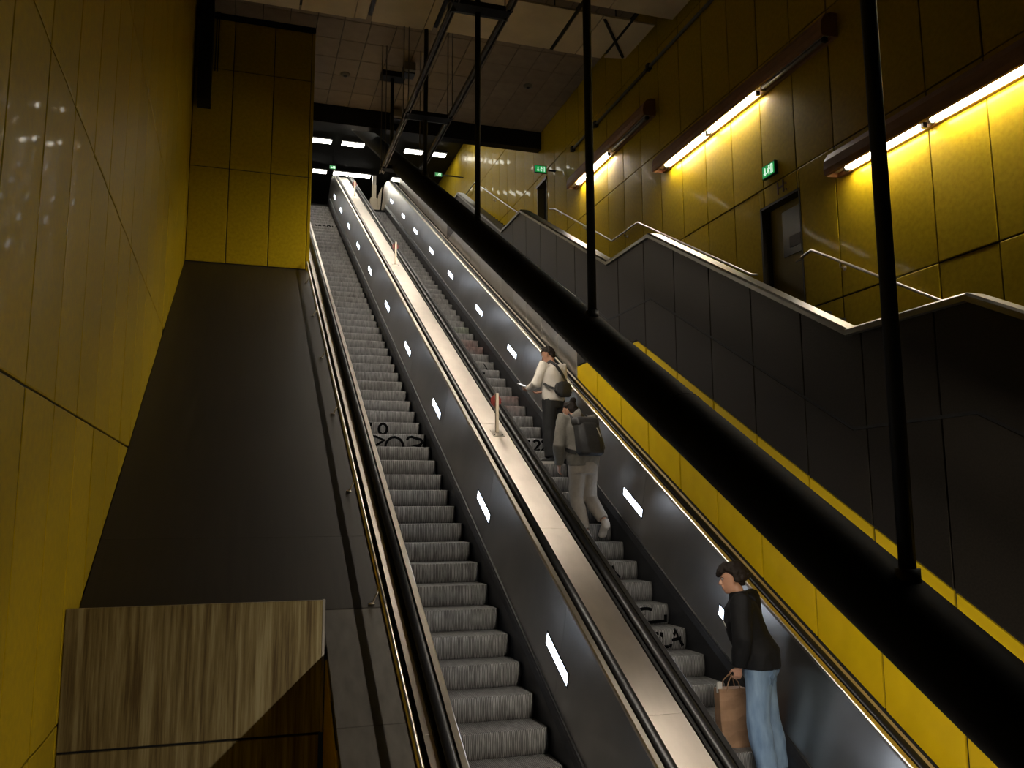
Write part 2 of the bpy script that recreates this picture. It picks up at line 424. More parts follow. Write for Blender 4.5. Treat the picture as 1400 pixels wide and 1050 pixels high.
for x in (.875, 2.28, 3.68, 4.95, 6.35, 7.585):
    MBS().box(x-.035, x+.035, 7.8, 16.9+random.uniform(-.1, .12), ZSH+.005, ZSH+.06).build('gap_channel', BLK, sh)
MBS().tube([(7.0, 15.5, ZSH-.01), (8.0, 16.78, ZSH-.01)], .035, 6).build('gap_channel', BLK, sh)
for x in (0, 2, 4.2, 6, 7.4):
    for y in (9, 12.5, 15.8):
        MB().tube([(x, y, ZSH+.03), (x, y, ZC+.02)], .012, 6).build('hanger_rod', BLK, sh)

# ------------------------------------------------------------------ middle wall between escalators and stairs
wm = struct('wall_middle', MB().loft([[(x, a, b) for a, b in ((2.0, -6.2), (2.0, -1.0), (5.25, .55), (6.66, .55), (10.66, 2.8), (12.11, 2.8), (16.42, 5.1), (17.78, 5.1), (21.85, 7.4), (23.3, 7.4), (30.0, ZF-.1), (31.2, ZF-.1), (31.2, ZF-.8))] for x in (XM+.022, XM+.16)]).build('wall_middle', DARK))
COP = [(-.75, -.66), (.70, -.66), (5.25, 1.68), (6.66, 1.68), (10.66, 3.87), (12.11, 3.87), (16.42, 6.19), (17.78, 6.19), (21.85, 8.53), (23.3, 8.53), (30.0, ZF+1.02), (32.0, ZF+1.02)]
def pl(pts, y):
    for (a, za), (b, zb) in zip(pts, pts[1:]):
        if a <= y <= b: return za+(zb-za)*(y-a)/(b-a)
    return pts[-1][1]
def cop(y): return pl(COP, y)-.07
def row(y): return pl(COP, y)-.945
def row2(y): return row(y)-.012
YTOP = [(2, -2.63), (11.12, 2.41), (13.49, 2.41), (13.5, 2.30)]
def ytop(y): return pl(YTOP, y) if y < 13.48 else -99
def deckl(y): return zs(y)-5.52
MW_BREAK = [c[0] for c in COP]+[11.12]
fm = ((XM, 0, 0), (0, -1, 0), (0, 0, 1), (-1, 0, 0))
def band(y0, y1, lo, hi, m, name):
    G = .014 if m == YEL2 else .007
    ks = sorted([y0+G, y1-G]+[c for c in MW_BREAK if y0+.05 < c < y1-.05])
    p = [(-k, lo(k)+G) for k in ks]+[(-k, max(hi(k)-G, lo(k)+G+.001)) for k in reversed(ks)]
    p = p[::-1]
    if area(p) > .015: place_panel(name, wm, p, fm, m, jitter=.0015, ch=.004)
for k in range(-3, 30):
    y0, y1 = 5.60+.875*k, 5.60+.875*(k+1)
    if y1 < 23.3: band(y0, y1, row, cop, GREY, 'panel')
    bot = lambda y: max(ytop(y), deckl(y))
    if y1 < 13.4:
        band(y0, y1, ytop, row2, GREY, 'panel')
        band(y0, y1, deckl, ytop, YEL2, 'panel')
    elif y0 < 13.4:
        band(y0, 13.45, ytop, row2, GREY, 'panel'); band(y0, 13.45, deckl, ytop, YEL2, 'panel')
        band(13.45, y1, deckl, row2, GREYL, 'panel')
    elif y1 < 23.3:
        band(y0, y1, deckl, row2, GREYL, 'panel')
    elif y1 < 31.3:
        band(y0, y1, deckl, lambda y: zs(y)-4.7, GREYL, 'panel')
def ribbon(path, prof):     # profile (x, dz) along a (y, z) path
    return MB().loft([[(x, y, z+dz) for x, dz in prof] for y, z in path])
o = ribbon(COP[1:-1], [(XM-.03, -.07), (XM-.03, -.02), (XM+.0, 0), (XM+.17, 0), (XM+.20, -.02), (XM+.20, -.07)]).build('coping', mat('coping_steel', (.20, .19, .16), .33, .9, .15, (1, 1, 1), 5), wm)

ribbon([(y, z-.945) for y, z in COP[:-1]], [(XM-.0015, -.016), (XM-.0015, .010), (XM+.02, .010), (XM+.02, -.016)]).build('joint_strip', BLK, wm)
# stairs behind that wall
st = struct('stair', empty('stair', (6.8, 12, 2.8))); n = 0
for (ya, za, yb, zb) in ((.7, -1.72, 5.25, .62), (6.66, .62, 10.66, 2.85), (12.11, 2.85, 16.42, 5.17), (17.78, 5.17, 21.85, 7.5), (23.3, 7.5, 30.0, ZF)):
    k = round((zb-za)/.166); dy = (yb-ya)/k; dz = (zb-za)/k
    for i in range(k):
        MB().box(XM+.17, XR+.02, ya+i*dy, ya+(i+1)*dy, za+i*dz-.25, za+(i+1)*dz).build('stair_tread', FLOORM, st)
for ya, yb, z in ((-.75, .7, -1.72), (5.25, 6.66, .62), (10.66, 12.11, 2.85), (16.42, 17.78, 5.17), (21.85, 23.3, 7.5)):
    MB().box(XM+.17, XR+.3, ya, yb, z-.25, z).build('landing', FLOORM, st)
MB().box(XM+.17, XR+.02, -5, -.75, ZLOW, -1.72).build('landing', FLOORM, st)

# doors in the right wall
d1 = struct('door_1', empty('door_1', (XR, 11.45, 2.85)))
DOORM = mat('olive_door_paint', (.30, .21, .012), .45, 0, .15, (1, 1, 1), 2, 0, .4)
MB().box(XR+.17, XR+.21, 10.95, 11.98, 2.86, 4.93).build('leaf', DOORM, d1)
MB().box(XR-.002, XR+.17, 11.955, 12.0, 2.86, 4.95).box(XR-.002, XR+.17, 10.93, 10.96, 2.86, 4.95).box(XR-.002, XR+.17, 10.93, 12.0, 4.91, 4.95).build('frame', mat('door_frame_brown', (.045, .032, .012), .5, .2, .2), d1)
MB().box(XR+.150, XR+.172, 10.99, 11.62, 4.02, 4.78).build('glass_panel', mat('smoked_door_panel', (.03, .024, .008), .25, 0, .1), d1)
MB().box(XR+.140, XR+.151, 11.16, 11.44, 4.14, 4.32).build('door_sign', mat('dark_red_plate', (.05, .018, .008), .4, 0, .1), d1)
MB().tube([(XR+.10, 11.1, 3.85), (XR+.10, 11.24, 3.85)], .012).tube([(XR+.10, 11.1, 3.85), (XR+.17, 11.1, 3.85)], .012).build('handle', STEEL, d1)
d2 = struct('door_2', empty('door_2', (XR, 22.77, 7.5)))
MB().box(XR+.20, XR+.24, 22.36, 23.18, 7.5, 9.43).build('leaf', mat('black_door', (.012, .011, .008), .5), d2)
MB().box(XR-.004, XR+.2, 23.15, 23.2, 7.5, 9.45).box(XR-.004, XR+.2, 22.34, 22.38, 7.5, 9.45).box(XR-.03, XR+.2, 22.34, 23.2, 9.42, 9.50).build('frame', mat('door_frame_olive', (.20, .16, .06), .4, .3, .1), d2)

# ------------------------------------------------------------------ sloped sheet cladding and plinth beside the left escalator
SH = -5.60
sc_ = struct('trim_2', MB().loft([[(XL, y, zs(y)+SH-.08), (1.355, y, zs(y)+SH-.08), (1.355, y, zs(y)+SH-.04), (XL, y, zs(y)+SH-.04)] for y in (7.70, YB+.02)]).loft([[(.783, y, zs(y)+SH-.08), (1.355, y, zs(y)+SH-.08), (1.355, y, zs(y)+SH-.04), (.783, y, zs(y)+SH-.04)] for y in (2.3, 7.70)]).build('trim_2', DARK))
def sheet(x0, x1, y0, y1, m, d0=0., d1_=0.):
    o = MB().loft([[(x0, y, zs(y)+SH-.035), (x1, y, zs(y)+SH-.035), (x1, y, zs(y)+SH+d), (x0, y, zs(y)+SH+d)] for y, d in ((y0, d0), (y1, d1_))]).build('sheet', m, sc_)
    return bevel_all(o, .003)
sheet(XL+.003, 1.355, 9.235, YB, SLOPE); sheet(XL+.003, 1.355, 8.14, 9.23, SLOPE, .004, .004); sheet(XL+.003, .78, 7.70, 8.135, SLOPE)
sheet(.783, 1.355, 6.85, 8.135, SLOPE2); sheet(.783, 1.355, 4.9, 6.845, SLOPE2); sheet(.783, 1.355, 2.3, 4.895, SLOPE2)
pf = struct('wall_plinth', MB().box(XL, .729, 7.665, 7.9, -6, -1.25).build('wall_plinth', DARK))
o = MB().box(XL, .739, 7.636, 7.695, -1.806, -.744).build('panel', STAIN, pf); bevel_all(o, .004)
o = MB().box(XL, .729, 7.641, 7.695, -4.3, -1.826).build('panel', STAIN, pf); bevel_all(o, .004)
MB().box(.739, .759, 7.633, 7.695, -1.806, -.739).build('edge_strip', STEEL, pf)
sp_ = struct('wall_strip_side', MB().loft([[(.773, y, -6.5), (.793, y, -6.5), (.793, y, zs(y)+SH-.08), (.773, y, zs(y)+SH-.08)] for y in (2.3, 7.66)]).build('wall_strip_side', DARK))
for k in range(6):
    y1 = 7.65-k*.89; p = [(-y1+G, -5.5), (-y1+.885-G, -5.5), (-y1+.885-G, zs(y1-.885)+SH-.08), (-y1+G, zs(y1)+SH-.08)]
    place_panel('panel', sp_, p, ((.768, 0, 0), (0, -1, 0), (0, 0, 1), (-1, 0, 0)), YEL)

# ------------------------------------------------------------------ escalators
def zr(y):   # smoothed top bend for rails and panels
    if y < YBD-.6: return T30*y+C0
    if y > YBD+.6: return T30*YBD+C0
    t = (y-(YBD-.6))/1.2
    return T30*(YBD-.6)+T30*1.2*(t-t*t/2)+C0
YEND = YBD+.65
YR = sorted([2.6, YT]+[YBD-.6+i*.2 for i in range(7)]+[YEND])
def step_mesh():
    prof = [(.41, 0), (.02, 0), (.006, -.004), (0, -.014), (-.010, -.06), (-.014, -.11), (-.012, -.16), (0, -.20), (.02, -.245), (.41, -.245)]
    rings = []
    for x, dy, dz in ((-.497, .030, -.004), (-.485, .012, -.001), (-.46, .003, 0), (-.2, 0, 0), (.2, 0, 0), (.46, .003, 0), (.485, .012, -.001), (.497, .030, -.004)):
        rings.append([(x, y+dy*(1 if y < .3 else 0), z+(dz if z > -.2 else 0)) for y, z in prof])
    mb = MB().loft(rings); me = bpy.data.meshes.new('step'); me.from_pydata(mb.V, [], mb.F)
    bm = bmesh.new(); bm.from_mesh(me); bmesh.ops.recalc_face_normals(bm, faces=bm.faces); bm.to_mesh(me); bm.free()
    for p in me.polygons: p.use_smooth = abs(p.normal.x) < .8 and abs(p.normal.z) < .9
    me.materials.append(STEPM)
    return me
STEP = step_mesh()
def strokes(lines, w=.021):     # pen strokes on the bulging riser; (x, z) in metres from the nosing middle
    mb = MB()
    def yy(z):
        t = max(0, min(1, -z/.22)); return -.0155+.0125*(2*t-1)**2
    for ln in lines:
        pts = [Vector((x, yy(z)-.003, z)) for x, z in ln]
        mb.tube(pts, [(w, .003)]*len(pts) if abs(pts[-1].x-pts[0].x) < 0 else w, 6)
    return mb
def flat(mb):    # press the strokes against the riser
    mb.V = [(x, -.0165+.0125*(2*max(0, min(1, -z/.22))-1)**2-.002+.0015*(1 if i % 2 else 0), z) for i, (x, y, z) in enumerate(mb.V)]
    return mb
def arc(cx, cz, rx, rz, a0, a1, n=10): return [(cx+rx*math.cos(math.radians(a0+(a1-a0)*i/n)), cz+rz*math.sin(math.radians(a0+(a1-a0)*i/n))) for i in range(n+1)]
GRAF_L = {14: [[(-.46, -.03), (-.30, -.045), (-.16, -.10), (-.28, -.18), (-.46, -.205)], arc(0, -.20, .14, .15, 185, -10), [(.20, -.09), (.22, -.05), (.27, -.04), (.34, -.06), (.42, -.08), (.45, -.12), (.40, -.17), (.28, -.175), (.42, -.19)]],
          50: [[(-.20, -.06), (-.12, -.14), (-.05, -.06), (.02, -.14)], [(.06, -.15), (.06, -.05), (.14, -.1)], arc(.24, -.1, .05, .05, 0, 340), [(.36, -.05), (.36, -.15), (.44, -.15)]],
          15: [[(-.40, -.03), (-.30, -.03), (-.31, -.06), (-.40, -.05)], arc(-.33, -.13, .07, .085, 90, 290), arc(-.12, -.115, .065, .085, 0, 360, 14)]}
GRAF_R = {14: [[(-.36, -.20), (-.36, -.04), (-.28, -.06), (-.35, -.11)], arc(-.20, -.08, .05, .045, 60, 250)+arc(-.20, -.165, .05, .045, 80, -120), [(-.07, -.03), (-.07, -.20)], arc(.06, -.08, .05, .045, 160, -30)+[(.02, -.20), (.12, -.19)], arc(.20, -.08, .05, .045, 160, -30)+[(.15, -.20), (.27, -.19)]],
          6: [arc(-.36, -.10, .07, .06, 60, 300), [(-.28, -.19), (-.02, -.20)], [(-.12, -.05), (-.10, -.12), (-.02, -.20)]],
          4: [arc(-.02, -.09, .11, .05, 40, 210)+[(-.05, -.11)]+arc(-.02, -.15, .12, .05, 150, 280), [(0, -.20), (.24, -.19), (.24, -.12)]],
          3: [[(.02, -.05), (.14, -.04)], [(.09, -.05), (.07, -.19)], [(.07, -.11), (.15, -.10)], [(.18, -.03), (.16, -.19), (.26, -.19)], [(.28, -.20), (.35, -.02), (.44, -.19)], [(.30, -.12), (.42, -.10)]],
          22: [arc(-.30, -.06, .08, .05, 20, 200), [(-.24, -.13), (.10, -.19), (.02, -.04), (.12, -.2)]],
          21: [[(-.20, -.16), (-.08, -.07), (-.02, -.08)]]}
def escalator(xc, yo, label, graf, lights, red=(), green=(), shift={}):
    r = empty('escalator', (xc, 4.4, ZLOW), label, 'escalator', 'pair of escalators')
    graf = {n: [[(x+shift.get(n, 0), z) for x, z in l] for l in ls] for n, ls in graf.items()}
    for n in range(-9, 58):
        yn = yo+.403*n
        o = bpy.data.objects.new('step', STEP); COL.objects.link(o); o.parent = r
        o.location = Vector((xc, yn, -6.55+C0+T30*yn))-Vector(r.location)
        tm = STEPR if n in red else STEPG if n in green else None
        if tm: o.material_slots[0].link = 'OBJECT'; o.material_slots[0].material = tm
        if n in graf:
            g = flat(strokes(graf[n])).build('graffiti', INK, o, off=False); g['label'] = 'black marker scrawl on the riser'
    # landing plate with comb at the top
    MB().box(xc-.5, xc+.5, YT+.02, YT+1.35, ZF-.06, ZF+.004).build('comb_plate', SKIRT, r)
    for s in (-1, 1):
        q = lambda pr: [(xc+s*a, b) for a, b in pr]
        MB().sweep(q([(.503, -6.85), (.56, -6.85), (.56, -6.36), (.545, -6.34), (.525, -6.34), (.503, -6.40)]), YR).build('skirt', SKIRT, r)
        MB().sweep(q([(.525, -6.345), (.565, -6.345), (.568, -6.315), (.535, -6.315)]), YR).build('skirt_rail', SKIRT, r)
        ys = [3.0+i*2.44 for i in range(11)]+[YT-.9, YEND]
        for a, b in zip(ys, ys[1:]):
            yy = [a+.002]+[v for v in YR if a+.1 < v < b-.1]+[b-.002]
            MB().loft([[(x, y_, (zs(y_) if h < -6 else zr(y_))+h) for x, h in q([(.555, -6.32), (.575, -6.32), (.715, -5.47), (.695, -5.47)])] for y_ in yy]).build('balustrade_panel', BAL, r)
        MB().sweep(q([(.690, -5.475), (.745, -5.475), (.745, -5.435), (.70, -5.435), (.690, -5.445)]), YR, zr).build('balustrade_trim', SKIRT if (xc > 4 and s < 0) else TRIM, r)
        MB().sweep(q([(.735, -5.56), (.875, -5.56), (.875, -5.475), (.735, -5.475)]), YR, zr).build('handrail_base', BLK, r)
        hp = [(.805+.044*math.cos(2*PI*j/12), -5.440+.030*math.sin(2*PI*j/12)) for j in range(12)]
        # handrail with its half-turn at the top end
        mb = MB(); rings = [[(xc+s*a, y, zr(y)+b) for a, b in hp] for y in YR]
        yc = YEND; zc = zr(yc)-5.44; R = .30
        for i in range(1, 9):
            t = PI*i/8
            rings.append([(xc+s*a, yc+(R+(b+5.44))*math.sin(t), zc-R+(R+(b+5.44))*math.cos(t)) for a, b in hp])
        mb.loft(rings).build('handrail', RUB, r, True)
        mb = MB().loft([[(xc+s*x, yc+R*.96*math.sin(t), zc-R+R*.96*math.cos(t)) for t in [PI*i/10 for i in range(11)]] for x in (.70, .86)])
        mb.build('newel', TRIM, r)
        # lamps let into the inner panels
        for yl in lights if s > 0 else [v+.9 for v in lights]:
            def pt(y, f, dn): 
                x = .555+(.695-.555)*f-.006*dn; return (xc+s*x, y, zr(y)-6.32+.85*f)
            y0, y1 = yl-.27, yl+.27
            mb = MB().loft([[pt(y, .33, 0), pt(y, .33, 1), pt(y, .445, 1), pt(y, .445, 0)] for y in (y0, y1)])
            mb.build('side_lamp', L_SIDE, r)
            fr = MB()
            for f0, f1 in ((.315, .33), (.445, .46)):
                fr.loft([[pt(y, f0, 0), pt(y, f0, 1.2), pt(y, f1, 1.2), pt(y, f1, 0)] for y in (y0-.012, y1+.012)])
            for ya, yb in ((y0-.012, y0), (y1, y1+.012)):
                fr.loft([[pt(y, .33, 0), pt(y, .33, 1.2), pt(y, .445, 1.2), pt(y, .445, 0)] for y in (ya, yb)])
            fr.build('side_lamp_frame', SKIRT, r)
    # truss bottom under the steps
    MB().sweep([(xc-.56, -7.4), (xc+.56, -7.4), (xc+.56, -7.3), (xc-.56, -7.3)], [2.6, YT, YEND]).build('truss_pan', BLK, r)
    return r
LL = [5.35, 7.93, 10.48, 13.2, 15.69, 18.11, 20.81, 23.2, 25.5, 27.8, 30.0]
LR = [5.75, 8.21, 10.57, 13.15, 15.83, 18.25, 20.99, 23.34, 25.7, 27.85, 30.3]
escalator(2.34, 7.86, 'left escalator with grey ribbed steps beside the dark sloping metal sheet', GRAF_L, LL)
escalator(4.42, 7.815, 'right escalator with grey ribbed steps that carries three people', GRAF_R, LR, (18, 17, 24, 25), (27, 28), {14: .2, 6: .25, 4: .20, 3: 0, 22: .25, 21: .2})

# decks
dk = tag(empty('centre_deck', (3.39, 4.4, -3.0)), 'pale pinkish steel deck running up between the two escalators', 'deck')
ys = [3.0, 6.6, 9.15, 11.65, 14.2, 15.72, 18.4, 21.0, 23.4, 26.0, 28.4, YBD-.7, YEND]
for i, (a, b) in enumerate(zip(ys, ys[1:])):
    yy = [a+.003]+[v for v in YR if a+.1 < v < b-.1]+[b-.003]
    MB().sweep([(3.222, -5.54), (3.538, -5.54), (3.538, -5.495), (3.222, -5.495)], yy, zr).build('deck_sheet', DECK, dk)
MB().sweep([(3.222, -7.3), (3.538, -7.3), (3.538, -5.545), (3.222, -5.545)], [3.0]+YR[1:], zr).build('deck_carcass', BLK, dk)
MB().box(3.225, 3.535, YEND, YEND+.04, ZF, zr(YEND)-5.50).build('deck_end_plate', STEEL, dk)
od = tag(empty('outer_deck', (5.35, 4.4, -3.0)), 'narrow tan steel deck strip along the foot of the yellow panels', 'deck')
for a, b in zip(ys, ys[1:]):
    yy = [a+.003]+[v for v in YR if a+.1 < v < b-.1]+[b-.003]
    MB().sweep([(5.302, -5.56), (5.375, -5.56), (5.375, -5.50), (5.302, -5.50)], yy, zr).build('deck_sheet', DECK, od)
MB().sweep([(5.302, -7.3), (5.395, -7.3), (5.395, -5.565), (5.302, -5.565)], [3.0]+YR[1:], zr).build('deck_carcass', BLK, od)
ld = tag(empty('left_deck', (1.43, 4.4, -3.0)), 'narrow tan steel deck strip between black handrail and round tube rail', 'deck')
for a, b in zip(ys, ys[1:]):
    yy = [a+.003]+[v for v in YR if a+.1 < v < b-.1]+[b-.003]
    MB().sweep([(1.39, -5.56), (1.462, -5.56), (1.462, -5.50), (1.39, -5.50)], yy, zr).build('deck_sheet', DECK, ld)
MB().sweep([(1.365, -7.3), (1.462, -7.3), (1.462, -5.565), (1.365, -5.565)], [3.0]+YR[1:], zr).build('deck_carcass', BLK, ld)

# tube rail on brackets beside the left escalator
tr = tag(empty('tube_handrail', (1.294, 4.4, -3.0)), 'thin round steel handrail on short brackets above the dark sloping sheet', 'handrail')
MB().tube([(1.294, y, zs(y)-5.39) for y in (3.0, 18.95)], .024, 10).build('rail', STEEL, tr, True)
for y in (4.2, 6.12, 8.20, 10.1, 12.05, 14.05, 16.05, 18.1):
    MB().tube([(1.294, y, zs(y)-5.40), (1.294, y, zs(y)-5.49), (1.23, y-.02, zs(y)-5.615)], .010, 8).ball((1.23, y-.02, zs(y)-5.603), (.032, .032, .012)).build('bracket', STEEL, tr, True)

# red sign posts on the centre deck
for y, lab in ((11.36, 'nearest red sign plate on a pale post on the centre deck'), (19.72, 'second red sign plate on a pale post, halfway up the centre deck'), (27.9, 'farthest red sign plate on a pale post, near the top of the deck')):
    z = zs(y)-5.495
    t = empty('sign_post', (3.39, y, z), lab, 'sign', 'sign posts on the centre deck')
    MB().loft([[(3.31, yy, zs(yy)-5.495), (3.47, yy, zs(yy)-5.495), (3.47, yy, zs(yy)-5.485), (3.31, yy, zs(yy)-5.485)] for yy in (y-.09, y+.09)]).build('base_plate', STEEL, t)
    o = MB().box(3.37, 3.41, y-.005, y+.05, z+.008, z+.56).build('post', PINK, t); bevel_all(o, .004)
    p = [(.08*math.cos(PI*(i+.5)/4), .085*math.sin(PI*(i+.5)/4)) for i in range(8)]
    MB().loft([[(3.385+a, yy, z+.46+b) for a, b in p] for yy in (y+.05, y+.062)]).build('sign_plate', RED, t)
    for a in (-.055, .055):
        MB().ball((3.39+a, y-.06, zs(y-.06)-5.482), (.010, .010, .006), 8, 4).build('bolt', SKIRT, t)

# ------------------------------------------------------------------ the black beam, its poles, its lamps and the rails
def zb(y): return -2.725+.558*y
RB = .215
bdir = Vector((0, 1, .558)).normalized(); bup = Vector((1, 0, 0)).cross(bdir)
bm_ = tag(empty('light_beam', (3.39, 8, zb(8))), 'thick black round inclined beam hanging above the centre deck', 'beam')
def ring(y, r, n=28, c=(0, 0)): return [Vector((3.39, y, zb(y)))+Vector((1, 0, 0))*(r*math.cos(2*PI*j/n)+c[0])+bup*(r*math.sin(2*PI*j/n)+c[1]) for j in range(n)]
YBM = [-3, 2, 6.2, 10.4, 14.6, 18.8, 23, 30.6]
MB().loft([ring(y, RB, 40) for y in YBM], cap=False).build('beam_skin', BEAMM, bm_, True)
for y in YBM: MB().loft([ring(y-.02, RB+.003, 40), ring(y+.02, RB+.003, 40)]).build('joint_band', BEAMM, bm_)
for a, b in ((-2.0, 1.6), (2.0, 5.6), (6.0, 7.0), (9.7, 14.4), (14.8, 18.6), (19.2, 22.8), (24.0, 28.0)):
    prof = lambda y: [Vector((3.39, y, zb(y)))+Vector((1, 0, 0))*x+bup*h for x, h in ((-.045, -.205), (.045, -.205), (.045, -.217), (-.045, -.217))]
    MB().loft([prof(a), prof(b)]).build('lamp_diffuser', L_BEAM, bm_)
for i, y in enumerate((-.35, 3.81, 7.97, 12.40, 16.42, 20.6)):
    zt = ZC+.02; z0 = zb(y)+RB/ math.cos(math.atan(.558))-.03
    lab = ('', 'nearest and thickest black hanger pole, in front of the wall lamps', 'second nearest black hanger pole, meeting the beam by the middle landing', 'third black hanger pole, thin, in front of the far yellow panels', 'fourth hanger pole, thin black, beside the far ceiling rails', 'shortest and farthest black hanger pole, under a black ceiling plate')[i]
    if i == 0: continue
    t = empty('hanger_pole', (3.39, y, z0), lab, 'pole', 'hanger poles of the black beam')
    MB().tube([(3.39, y, z0), (3.39, y, zt)], .045, 12).build('shaft', BLK, t, True)
    MB().box(3.10, 3.70, y-.16, y+.16, zt-.16, zt-.01).build('ceiling_plate', BLK, t)
    MB().tube([(3.39, y, z0-.02), (3.39, y, z0+.07)], .065, 12).build('collar', BLK, t, True)
rl = tag(empty('ceiling_rails', (3.43, 12.4, 8.0)), 'pair of long grey channel rails joined by dark cross pieces, hung high over the beam', 'rail')
for x in (3.0, 3.87):
    y1 = 19.6
    MB().box(x-.05, x+.05, 2, y1, 7.97, 7.985).box(x-.05, x-.035, 2, y1, 7.90, 7.985).box(x+.035, x+.05, 2, y1, 7.90, 7.985).box(x-.012, x+.012, 2, y1, 7.93, 7.985).build('channel', RAILM, rl)
for y in (8.1, 12.41, 16.42, 19.3):
    s = 1 if y < 19 else .6
    MB().loft([[(2.93, y-.15*s, 7.90), (3.94, y-.15*s, 7.90), (3.94, y-.15*s, 7.985), (2.93, y-.15*s, 7.985)], [(3.05, y, 7.85), (3.82, y, 7.85), (3.94, y, 8.0), (2.93, y, 8.0)], [(2.93, y+.15*s, 7.91), (3.94, y+.15*s, 7.91), (3.94, y+.15*s, 7.985), (2.93, y+.15*s, 7.985)]]).build('cross_piece', BLK, rl)
    for x in (2.98, 3.90):
        for d in (-.05, .05):
            MB().tube([(x+d, y, 7.98), (x+d, y, ZC+.03)], .011, 6).build('hanger_wire', RAILM, rl)

# ------------------------------------------------------------------ wall lamps on the right wall
def wall_lamp(y0, y1, z, tubes, lab):
    t = empty('wall_lamp', (XR, (y0+y1)/2, z), lab, 'lamp', 'long wall lamps above the stairs')
    prof = [(XR, .36), (XR-.12, .355), (XR-.22, .30), (XR-.285, .19), (XR-.30, .06), (XR-.285, -.02), (XR-.25, -.03), (XR-.25, .05), (XR-.06, .05), (XR-.06, -.02), (XR, -.02)]
    MB().loft([[(x, y, z+h) for x, h in prof] for y in (y0, y1)]).build('housing', BROWN, t)
    for y in (y0-.012, y1+.0): MB().loft([[(x, yy, z+h) for x, h in prof[:6]+[(XR-.25, -.03), (XR-.06, -.02), (XR, -.02)]] for yy in (y, y+.012)]).build('end_cap', BROWN, t)
    MB().box(XR-.246, XR-.064, y0+.02, y1-.02, z+.042, z+.049).build('glow_plate', mat('glow_plate_white', (.85, .82, .76), .5), t)  # white plate added in the slot to broaden the glow of the tubes
    for a, b, on in tubes:
        m = L_TUBE if on else DEADT
        MB().tube([(XR-.13, a+.05, z+.010), (XR-.13, b-.05, z+.010)], .032, 10).build('tube' if on else 'dead_tube', m, t, True)
        for y in (a, b-.05): MB().box(XR-.15, XR-.08, y, y+.05, z-.03, z+.05).build('tube_holder', SKIRT, t)
wall_lamp(15.6, 20.05, 8.27, [(17.75, 19.75, 1), (15.75, 17.55, 0)], 'farthest brown wall lamp with one lit tube and one dead tube')
wall_lamp(9.85, 15.25, 6.87, [(13.36, 15.0, 1), (11.72, 13.34, 1), (9.97, 11.6, 0)], 'middle brown wall lamp with two lit tubes and a dead one')
wall_lamp(3.2, 9.95, 4.75, [(8.22, 9.72, 1), (6.55, 8.14, 1), (4.9, 6.5, 1), (3.3, 4.88, 1)], 'nearest and brightest wall lamp, behind the thickest pole')
# lamps in the upper hall
for x0, x1, y, lab in ((2.35, 3.08, 33.3, 'short ceiling lamp at the left end of the front row in the upper hall'), (3.50, 4.37, 33.3, 'ceiling lamp in the front row above the left escalator top'), (6.03, 6.75, 33.3, 'ceiling lamp in the front row just left of the thin fourth pole'), (7.02, 7.72, 33.3, 'ceiling lamp in the front row nearest the yellow wall'), (2.62, 3.20, 36.5, 'short lamp at the left end of the rear row in the upper hall'), (3.50, 5.08, 36.5, 'long lamp in the rear row directly above the escalator tops'), (6.03, 6.6, 36.5, 'small lamp of the rear row peeping out beside the black beam')):
    t = empty('ceiling_lamp', ((x0+x1)/2, y, ZCC-.06), lab, 'lamp', 'ceiling lamps of the upper hall')
    MB().box(x0-.03, x1+.03, y-.28, y+.28, ZCC-.07, ZCC).build('housing', CONCD, t)
    MB().box(x0, x1, y-.17, y+.17, ZCC-.09, ZCC-.068).build('diffuser', L_HALL, t)

for y in (26.9, 30.1):        # the rows nearer the hall, out of sight above the fascia
    for x0, x1 in ((2.35, 3.08), (3.50, 4.37), (6.03, 6.75), (7.02, 7.72)):
        t = empty('ceiling_lamp', ((x0+x1)/2, y, ZCC-.06), 'ceiling lamp hidden above the black fascia over the escalator head', 'lamp', 'ceiling lamps of the upper hall')
        MB().box(x0-.03, x1+.03, y-.28, y+.28, ZCC-.07, ZCC).build('housing', CONCD, t)
        MB().box(x0, x1, y-.17, y+.17, ZCC-.09, ZCC-.068).build('diffuser', L_HALL, t)

